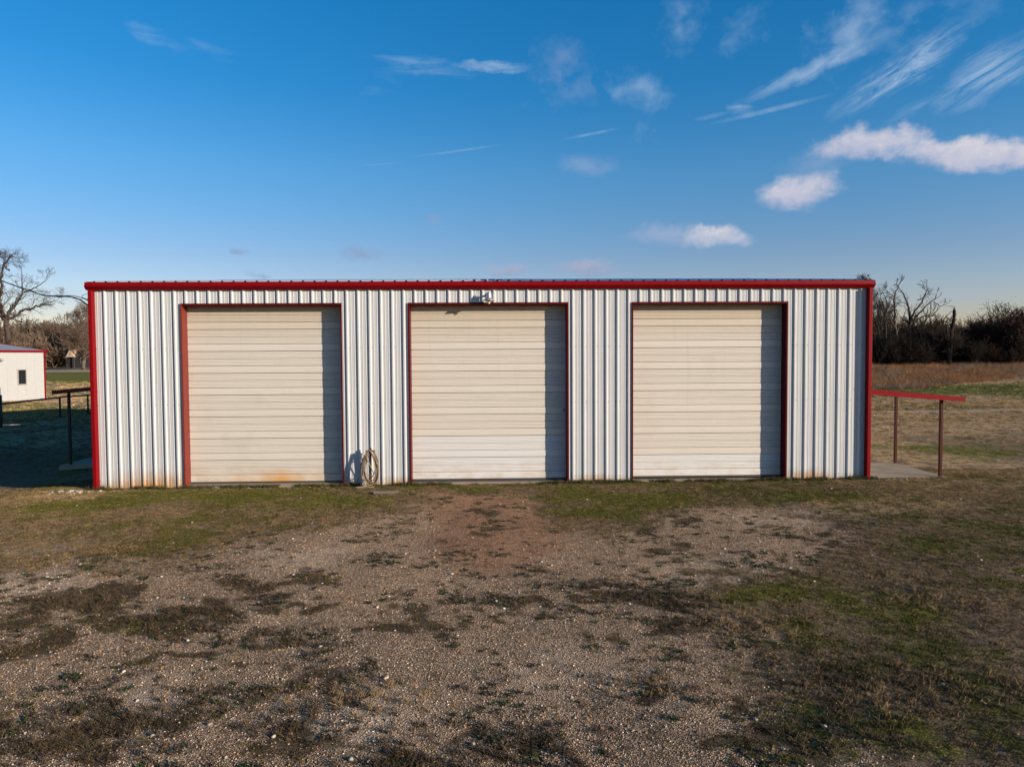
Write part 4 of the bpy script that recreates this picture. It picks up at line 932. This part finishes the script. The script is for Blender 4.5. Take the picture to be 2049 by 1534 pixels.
# low dark house beyond the road on the left
HS = empty('far_house', (-76.5, 118, float(ground_z(-76.5, 118))), 'low dark house with a sunlit gable beyond the road, behind the bare trees', 'house')
M_dk = paint('dark_house_boards', (.020, .020, .023), .8, .2); M_br = paint('brown_house_roof', (.06, .036, .028), .8, .2); M_tan = paint('sunlit_tan_gable', (.46, .33, .22), .7, .1)
MB().box(-3.2, 5.8, -2, 2, -.2, 2.3).build('wall', M_dk, HS)
MB().add([(-3.5, -2.3, 2.3), (6., -2.3, 2.3), (6., 2.3, 2.3), (-3.5, 2.3, 2.3), (-3.5, 0, 3.5), (6., 0, 3.5)], [(0,1,5,4), (2,3,4,5), (0,3,2,1), (0,4,3), (1,2,5)]).build('roof', M_br, HS)
MB().add([(-2.9, -2.6, 2.1), (-1.2, -2.6, 2.1), (-2.05, -2.6, 3.5), (-2.9, -.4, 2.1), (-1.2, -.4, 2.1), (-2.05, -.4, 3.5)], [(0,1,2), (5,4,3), (0,2,5,3), (1,4,5,2), (0,3,4,1)]).build('porch_gable', M_tan, HS)  # lit roof slope: sunlight painted in as a paler tan than the roof
for px_ in (-2.75, -1.35): MB().bar((px_, -2.5, -.2), (px_, -2.5, 2.1), .14, .14).build('porch_post', M_br, HS)
for wx in (0., 2.4, 4.4):
    w_ = MB().box(wx-.45, wx+.45, -2.06, -2.005, .9, 1.9).build('window', M_alu, HS); MB().box(wx-.38, wx+.38, -2.075, -2.062, .97, 1.83).build('pane', M_glassdark, w_)

# ------------------------------------------------------------------ scattered ground growth (instanced on point sheets)
def blades(seed, n, rad, hmin, hmax, wid, lean, curl=.5):
    r_ = np.random.default_rng(seed); V = []; F_ = []; sh = []
    for i in range(n):
        a = r_.uniform(0, 6.28); rr = rad*math.sqrt(r_.uniform()); b = np.array([rr*math.cos(a), rr*math.sin(a), -.004]); h = r_.uniform(hmin, hmax); t = r_.uniform(*lean); az_ = r_.uniform(0, 6.28)
        d = np.array([math.sin(t)*math.cos(az_), math.sin(t)*math.sin(az_), math.cos(t)]); d2 = d+np.array([math.cos(az_), math.sin(az_), -.6])*curl*r_.uniform(.2, 1.); d2 /= np.linalg.norm(d2)
        u = np.cross(d, [math.cos(az_+1.3), math.sin(az_+1.3), .2]); u /= np.linalg.norm(u); w = wid*r_.uniform(.6, 1.2)
        m1 = b+d*h*.55; tp = m1+d2*h*.45; k = len(V); V += [b-u*w, b+u*w, m1+u*w*.8, m1-u*w*.8, tp]; F_ += [(k, k+1, k+2), (k, k+2, k+3), (k+3, k+2, k+4)]; s_ = r_.uniform(.55, 1.35); sh += [s_]*5
    return np.array(V), np.array(F_), np.array(sh)
def rosette(seed, n, rad, wid):
    r_ = np.random.default_rng(seed); V = []; F_ = []; sh = []
    for i in range(n):
        a = r_.uniform(0, 6.28); L_ = rad*r_.uniform(.5, 1.); t = r_.uniform(.1, .9); d = np.array([math.cos(a)*math.cos(t), math.sin(a)*math.cos(t), math.sin(t)]); s_ = np.array([-math.sin(a), math.cos(a), 0.]); w = wid*r_.uniform(.7, 1.2); k = len(V)
        b = np.array([r_.normal(0, rad*.3), r_.normal(0, rad*.3), 0.])
        V += [b, b+d*L_*.5+s_*w, b+d*L_*.5-s_*w, b+d*L_-np.array([0, 0, L_*.15])]; F_ += [(k, k+1, k+2), (k+1, k+3, k+2)]; sh += [r_.uniform(.6, 1.3)]*4
    return np.array(V), np.array(F_), np.array(sh)
def mat_inst(name, rough=.75, spec=.2, trans=0.):
    q = NB(name, rough, spec); t = q.attr('tint', 'INSTANCER').outputs['Color']; s_ = q.attr('shade').outputs['Fac']
    c = q.node('ShaderNodeVectorMath', operation='SCALE'); q.L.new(t, c.inputs[0]); q.L.new(s_, c.inputs['Scale']); q.color(c.outputs[0]); return q.mat
M_grass = mat_inst('grass_blades'); M_pebble = mat_inst('loose_pebbles', .75, .3); M_twig_i = mat_inst('brush_twigs', .9, .1)
def scatter(name, P, rotz, scl, tint, protos_, mat, tilt=None):
    n = len(P); rot = np.zeros((n, 3)); rot[:, 2] = rotz
    if tilt is not None: rot[:, :2] = tilt
    o = np_mesh(name, P, [], None, None, 3, {'rot': ('FLOAT_VECTOR', rot), 'scl': ('FLOAT', scl), 'tint': ('FLOAT_COLOR', np.concatenate([tint, np.ones((n, 1))], 1)), 'pid': ('INT', np.arange(n) % len(protos_))})
    o['kind'] = 'stuff'
    ng = bpy.data.node_groups.new(name+'_scatter', 'GeometryNodeTree'); ng.interface.new_socket('Geometry', in_out='INPUT', socket_type='NodeSocketGeometry'); ng.interface.new_socket('Geometry', in_out='OUTPUT', socket_type='NodeSocketGeometry')
    N, L = ng.nodes, ng.links; gi = N.new('NodeGroupInput'); go = N.new('NodeGroupOutput'); ip = N.new('GeometryNodeInstanceOnPoints'); jn = N.new('GeometryNodeJoinGeometry')
    for (V, F_, sh) in protos_:
        pm = np_mesh(name+'_piece', V, F_, mat, None, len(F_[0]), {'shade': ('FLOAT', sh)}, link=False)
        oi = N.new('GeometryNodeObjectInfo'); oi.inputs['Object'].default_value = pm; oi.inputs['As Instance'].default_value = True; L.new(oi.outputs['Geometry'], jn.inputs[0])
    def na(nm, t):
        x = N.new('GeometryNodeInputNamedAttribute'); x.data_type = t; x.inputs['Name'].default_value = nm; return x.outputs['Attribute']
    er = N.new('FunctionNodeEulerToRotation'); L.new(na('rot', 'FLOAT_VECTOR'), er.inputs[0])
    L.new(gi.outputs[0], ip.inputs['Points']); L.new(jn.outputs[0], ip.inputs['Instance']); ip.inputs['Pick Instance'].default_value = True
    L.new(na('pid', 'INT'), ip.inputs['Instance Index']); L.new(er.outputs[0], ip.inputs['Rotation']); L.new(na('scl', 'FLOAT'), ip.inputs['Scale']); L.new(ip.outputs[0], go.inputs[0])
    md = o.modifiers.new('scatter', 'NODES'); md.node_group = ng
    return o
def in_building(x, y): return (x > XL-.02) & (x < XR+.02) & (y > -.01) & (y < DEP+.1)
def in_pad(x, y): return ((x > 10.3) & (x < 12.68) & (y > -.04) & (y < 2.7)) | ((x < -10.7) & (x > -14.05) & (y > 3.85) & (y < 6.75))
def in_view(x, y, mrg=1.10):                   # rough wedge in front of the camera's place, with room to step aside
    return np.abs(x-CAM[0]-(y-CAM[1])*.028) < (y-CAM[1])*.72*mrg+3.5
def hidden(x, y):                              # ground directly behind the building
    return (y > DEP) & (np.abs(x-.1-(y+19.3)*0.0) < 10.6*(y+19.3)/(DEP+19.3)*1.0-3)
# short turf: most of it dead and matted, green along the wall and in hollows
def turf(n, x0, x1, y0, y1):
    x = rng.uniform(x0, x1, n); y = rng.uniform(y0, y1, n); k = in_view(x, y) & ~in_building(x, y) & ~in_pad(x, y) & ~hidden(x, y); x, y = x[k], y[k]
    gr, gn, dk, tn, lt, rd = cover(x, y); dens = np.clip(1-gr*1.25, .09, 1)*(1-lt*.75*sst(8, 20, y))*np.clip(.35+.8*fbm(x/.5, y/.5, 91)+gn*.3, 0, 1)
    k = rng.uniform(size=len(x)) < dens; return x[k], y[k], gn[k], dk[k], tn[k]
parts = [turf(260000, -18, 18, -14.5, 1.5), turf(115000, -38, 44, 1, 30), turf(60000, -75, 80, 30, 70)]
x, y, gn, dk, tn = [np.concatenate(v) for v in zip(*parts)]
n = len(x); z = ground_z(x, y); u = rng.uniform(size=n)
isg = u < np.clip(gn*.85+.10, 0, .85)
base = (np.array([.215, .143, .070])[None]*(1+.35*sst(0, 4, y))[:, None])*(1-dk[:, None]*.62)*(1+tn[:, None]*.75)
base = np.where((rng.uniform(size=n) < .18)[:, None], base*np.array([[.55, .5, .45]]), base)
grn = np.array([[.092, .088, .013]])*rng.uniform(.6, 1.35, (n, 1)); grn = np.where((gn < .35)[:, None], grn*np.array([[.8, .72, 1.]]), grn); grn = np.where((y > 30)[:, None], grn*np.array([[.8, 1.12, 1.]]), grn)
tint = np.where(isg[:, None], grn, base*rng.uniform(.6, 1.3, (n, 1)))
scl = rng.uniform(.5, 1.05, n)*np.where(y < 1.5, .78, 1+np.clip((y-1.5)/16, 0, 3.2))*np.where(y > 1.5, .8, 1.)*(1+.25*sst(.6, .75, fbm(x/.6, y/.6, 15)))
TP = [blades(i, 26, .08, .02, .06, .0030, (.7, 1.45), .35) for i in range(5)]+[blades(9+i, 18, .06, .025, .07, .0028, (.2, 1.0), .4) for i in range(2)]
scatter('grass', np.stack([x, y, z], 1), rng.uniform(0, 6.28, n), scl, tint, TP, M_grass)
# taller weeds at the wall foot and around the pads
m_ = 2600; x = rng.uniform(-10.9, 10.6, m_); y = -.05-np.abs(rng.normal(0, .10, m_)); k = (fbm(x/.5, y/.5+3, 77) > .46) & ~((np.abs(x-.1) < .95) & (rng.uniform(size=m_) < .9)); x, y = x[k], y[k]; n = len(x)
tint = np.where(rng.uniform(size=(n, 1)) < .5, np.array([[.06, .075, .014]]), np.array([[.11, .065, .036]]))*rng.uniform(.5, 1.3, (n, 1))
scatter('wall_weeds', np.stack([x, y, ground_z(x, y)], 1), rng.uniform(0, 6.28, n), rng.uniform(.5, 1.15, n), tint, [blades(30+i, 14, .05, .06, .16, .003, (.1, .9), .6) for i in range(4)], M_grass)
# dark clumps and low green weeds on the gravel
m_ = 80000; x = rng.uniform(-13, 13, m_); y = rng.uniform(-14.4, -1, m_); gr, gn, dk, tn, lt, rd = cover(x, y)
wn = fbm(x/.5, y/.5, 131)*.6+fbm(x/.16, y/.16, 141, 2)*.4; k = in_view(x, y) & (gr > .25) & (wn > .575+.05*lt-.06*gn+.035*sst(-9, -5, y)) & (rng.uniform(size=m_) < .8); x, y = x[k], y[k]; n = len(x)
grn = rng.uniform(size=(n, 1)) < np.clip(.35+.3*sst(0, 4, x)[:, None], 0, 1)
tint = np.where(grn, np.array([[.035, .058, .014]]), np.array([[.085, .058, .034]]))*rng.uniform(.55, 1.3, (n, 1))
scatter('gravel_weeds', np.stack([x, y, ground_z(x, y)], 1), rng.uniform(0, 6.28, n), rng.uniform(.3, 1.05, n), tint, [rosette(50+i, 14, .075, .011) for i in range(3)]+[blades(60+i, 18, .06, .02, .07, .003, (.4, 1.4), .6) for i in range(3)], M_grass)
# tan and dark straw clumps standing a little higher
cl_ = [(-1.32, -12.03, 46, 0), (-.6, -13.1, 60, 1), (.38, -13.05, 70, 1), (1.5, -12.0, 40, 0), (3.0, -10.3, 60, 0), (-3.7, -12.4, 90, 1), (-4.2, -12.9, 110, 1), (3.9, -11.8, 90, 1), (3.1, -12.9, 80, 1), (5.0, -11.9, 60, 0), (-4.4, -9.8, 90, 1), (-2.7, -10.45, 50, 1), (2.4, -9.2, 80, 1), (1.6, -8.6, 40, 1), (-1.9, -12.6, 40, 1), (4.3, -12.4, 60, 0), (6., -9.5, 60, 0), (-5.9, -9.1, 80, 1)]
xs_, ys_, kd = [], [], []
for cx, cy, nn, d_ in cl_:
    s_ = .16+.0022*nn; xs_ += list(rng.normal(cx, s_*1.3, nn)); ys_ += list(rng.normal(cy, s_*.75, nn)); kd += [d_]*nn
x, y, kd = np.array(xs_), np.array(ys_), np.array(kd); n = len(x)
tint = np.where(kd[:, None] == 1, np.array([[.075, .052, .03]]), np.array([[.20, .135, .07]]))*rng.uniform(.5, 1.35, (n, 1))
scatter('dead_grass_clumps', np.stack([x, y, ground_z(x, y)], 1), rng.uniform(0, 6.28, n), rng.uniform(.6, 1.2, n), tint, [blades(70+i, 24, .05, .04, .11, .0026, (.2, 1.25), .45) for i in range(4)], M_grass)
# loose pebbles and a few bigger pale stones
def stone_proto(seed, fl=.6):
    v, f = rock_mesh(seed, 1, .8, fl); return np.array(v), np.array(f), np.ones(12)
SP = [stone_proto(100+i, .45+.1*(i % 3)) for i in range(6)]
m_ = 330000; y = -14.5+13.9*rng.uniform(size=m_)**1.25; x = rng.uniform(-12.5, 12.5, m_); gr, gn, dk, tn, lt, rd = cover(x, y)
k = in_view(x, y) & (rng.uniform(size=m_) < np.clip(gr*1.1+.02, 0, 1)*(.45+.55*fbm(x/.8, y/.8, 19))); x, y, lt, rd = x[k], y[k], lt[k], rd[k]; n = len(x)
pal = np.array([[.20, .155, .115], [.29, .23, .175], [.36, .30, .24], [.13, .10, .08], [.34, .20, .11], [.46, .41, .35], [.22, .20, .19], [.62, .58, .52]])
pc = np.array([[1.42, 1.17, .91]])*pal[rng.choice(8, n, p=[.22, .25, .17, .12, .07, .10, .05, .02])]*rng.uniform(.75, 1.2, (n, 1)); pc = pc*(1+.25*lt[:, None]); pc = np.where(rd[:, None] > .4, pc*np.array([[.85, .6, .5]]), pc)
sz = .0045+.0085*rng.uniform(size=n)**2.8
scatter('gravel', np.stack([x, y, ground_z(x, y)+sz*.25], 1), rng.uniform(0, 6.28, n), sz, pc, SP, M_pebble)
m_ = 1900; x = rng.uniform(-13, 13, m_); y = rng.uniform(-14.4, -.6, m_); gr, gn, dk, tn, lt, rd = cover(x, y); k = in_view(x, y) & (rng.uniform(size=m_) < np.clip(gr*.5+.12, 0, 1)); x, y = x[k], y[k]
rx = np.concatenate([x, rng.normal(-10.9, .28, 60), rng.normal(11.1, .5, 70), rng.uniform(-8.1, -4.3, 160)]); ry = np.concatenate([y, rng.normal(-.42, .14, 60), rng.normal(-.30, .17, 70), -.16-np.abs(rng.normal(0, .05, 160))]); n = len(rx)
sz = .012+.022*rng.uniform(size=n)**3; sz[len(x):len(x)+60] *= 1.7; sz[len(x)+60:len(x)+130] *= 1.3; sz[len(x)+130:] *= .8
pc = np.array([[.46, .40, .32]])*rng.uniform(.55, 1.2, (n, 1))*np.where(rng.uniform(size=(n, 1)) < .15, np.array([[1., .75, .5]]), 1.); pc[len(x)+60:len(x)+130] *= .55
scatter('loose_stones', np.stack([rx, ry, ground_z(rx, ry)+sz*.3], 1), rng.uniform(0, 6.28, n), sz, pc, SP, M_pebble)
# tall dry grass in front of the right treeline
m_ = 17000; x = rng.uniform(24, 125, m_); y = rng.uniform(43, 106, m_)
edge = 47+(fbm(x/7, y/7, 5)-.5)*6+np.clip(x-.0-(y+19.3)*.60, 0, 30)*1.6
k = in_view(x, y, 1.1) & (y > edge) & ~hidden(x, y); x, y, edge = x[k], y[k], edge[k]; n = len(x)
near = np.exp(-(y-48)/9.); hue = fbm(x/3., y/5., 23)
tint = np.where((hue > .5)[:, None], np.array([[.26, .125, .050]]), np.array([[.20, .13, .08]]))*rng.uniform(.55, 1.3, (n, 1)); tint = tint*(1+.35*near[:, None]*(hue > .5)[:, None])
scatter('tall_dry_grass', np.stack([x, y, ground_z(x, y)], 1), rng.uniform(0, 6.28, n), rng.uniform(.45, 1.15, n)*(.35+1.25*fbm(x/3, y/3, 29))*(.55+.45*sst(0, 9, y-edge+6*(fbm(x/2, y/2, 31)-.5))), tint, [blades(80+i, 64, .45, .35, 1.3, .008, (.05, .85), .6) for i in range(5)], M_grass)
# dense dark undergrowth below the right treeline, and the brown thicket behind the left trees
def brush_proto(seed, H=3.2):
    r3 = random.Random(seed); C3 = Seg()
    for _ in range(9):
        a = r3.uniform(0, 6.28); grow(C3, r3, (r3.gauss(0, .5), r3.gauss(0, .5), -.2), (math.cos(a)*.5, math.sin(a)*.5, 1.), H*r3.uniform(.4, .62), .04, 0, 2, .15, .22, (4, 6), .02, (.5, .8))
    V, F_ = seg_mesh(C3.a, C3.b, C3.ra, C3.rb, 3); return V, F_, np.full(len(V), 1.)
BP = [brush_proto(200+i) for i in range(4)]
m_ = 520; x = rng.uniform(52, 150, m_); y = rng.uniform(101, 128, m_); n = m_
tint = np.where(rng.uniform(size=(n, 1)) < .14, np.array([[.060, .027, .015]]), np.array([[.028, .021, .017]]))*rng.uniform(.5, 1.2, (n, 1))
scatter('undergrowth', np.stack([x, y, ground_z(x, y)-.1], 1), rng.uniform(0, 6.28, n), rng.uniform(.9, 1.7, n)*(.75+.5*fbm(x/6, y/6, 37)), tint, BP, M_twig_i)
m_ = 620; x = rng.uniform(-150, -38, m_); y = rng.uniform(130, 165, m_); n = m_
tint = np.array([[.19, .132, .092]])*rng.uniform(.5, 1.25, (n, 1))
scatter('thicket', np.stack([x, y, ground_z(x, y)-.1], 1), rng.uniform(0, 6.28, n), rng.uniform(1.3, 2.3, n), tint, BP, M_twig_i)
# far wood closing the view all round the fields
m_ = 900; a = rng.uniform(-1.25, 1.25, m_); d = rng.uniform(175, 330, m_); x = d*np.sin(a); y = -19+d*np.cos(a); n = m_
tint = np.array([[.10, .07, .048]])*rng.uniform(.5, 1.2, (n, 1))
k = d > 0
scatter('far_wood', np.stack([x, y, ground_z(x, y)-.1], 1)[k], rng.uniform(0, 6.28, n)[k], rng.uniform(2.2, 3.6, n)[k], tint[k], BP, M_twig_i)
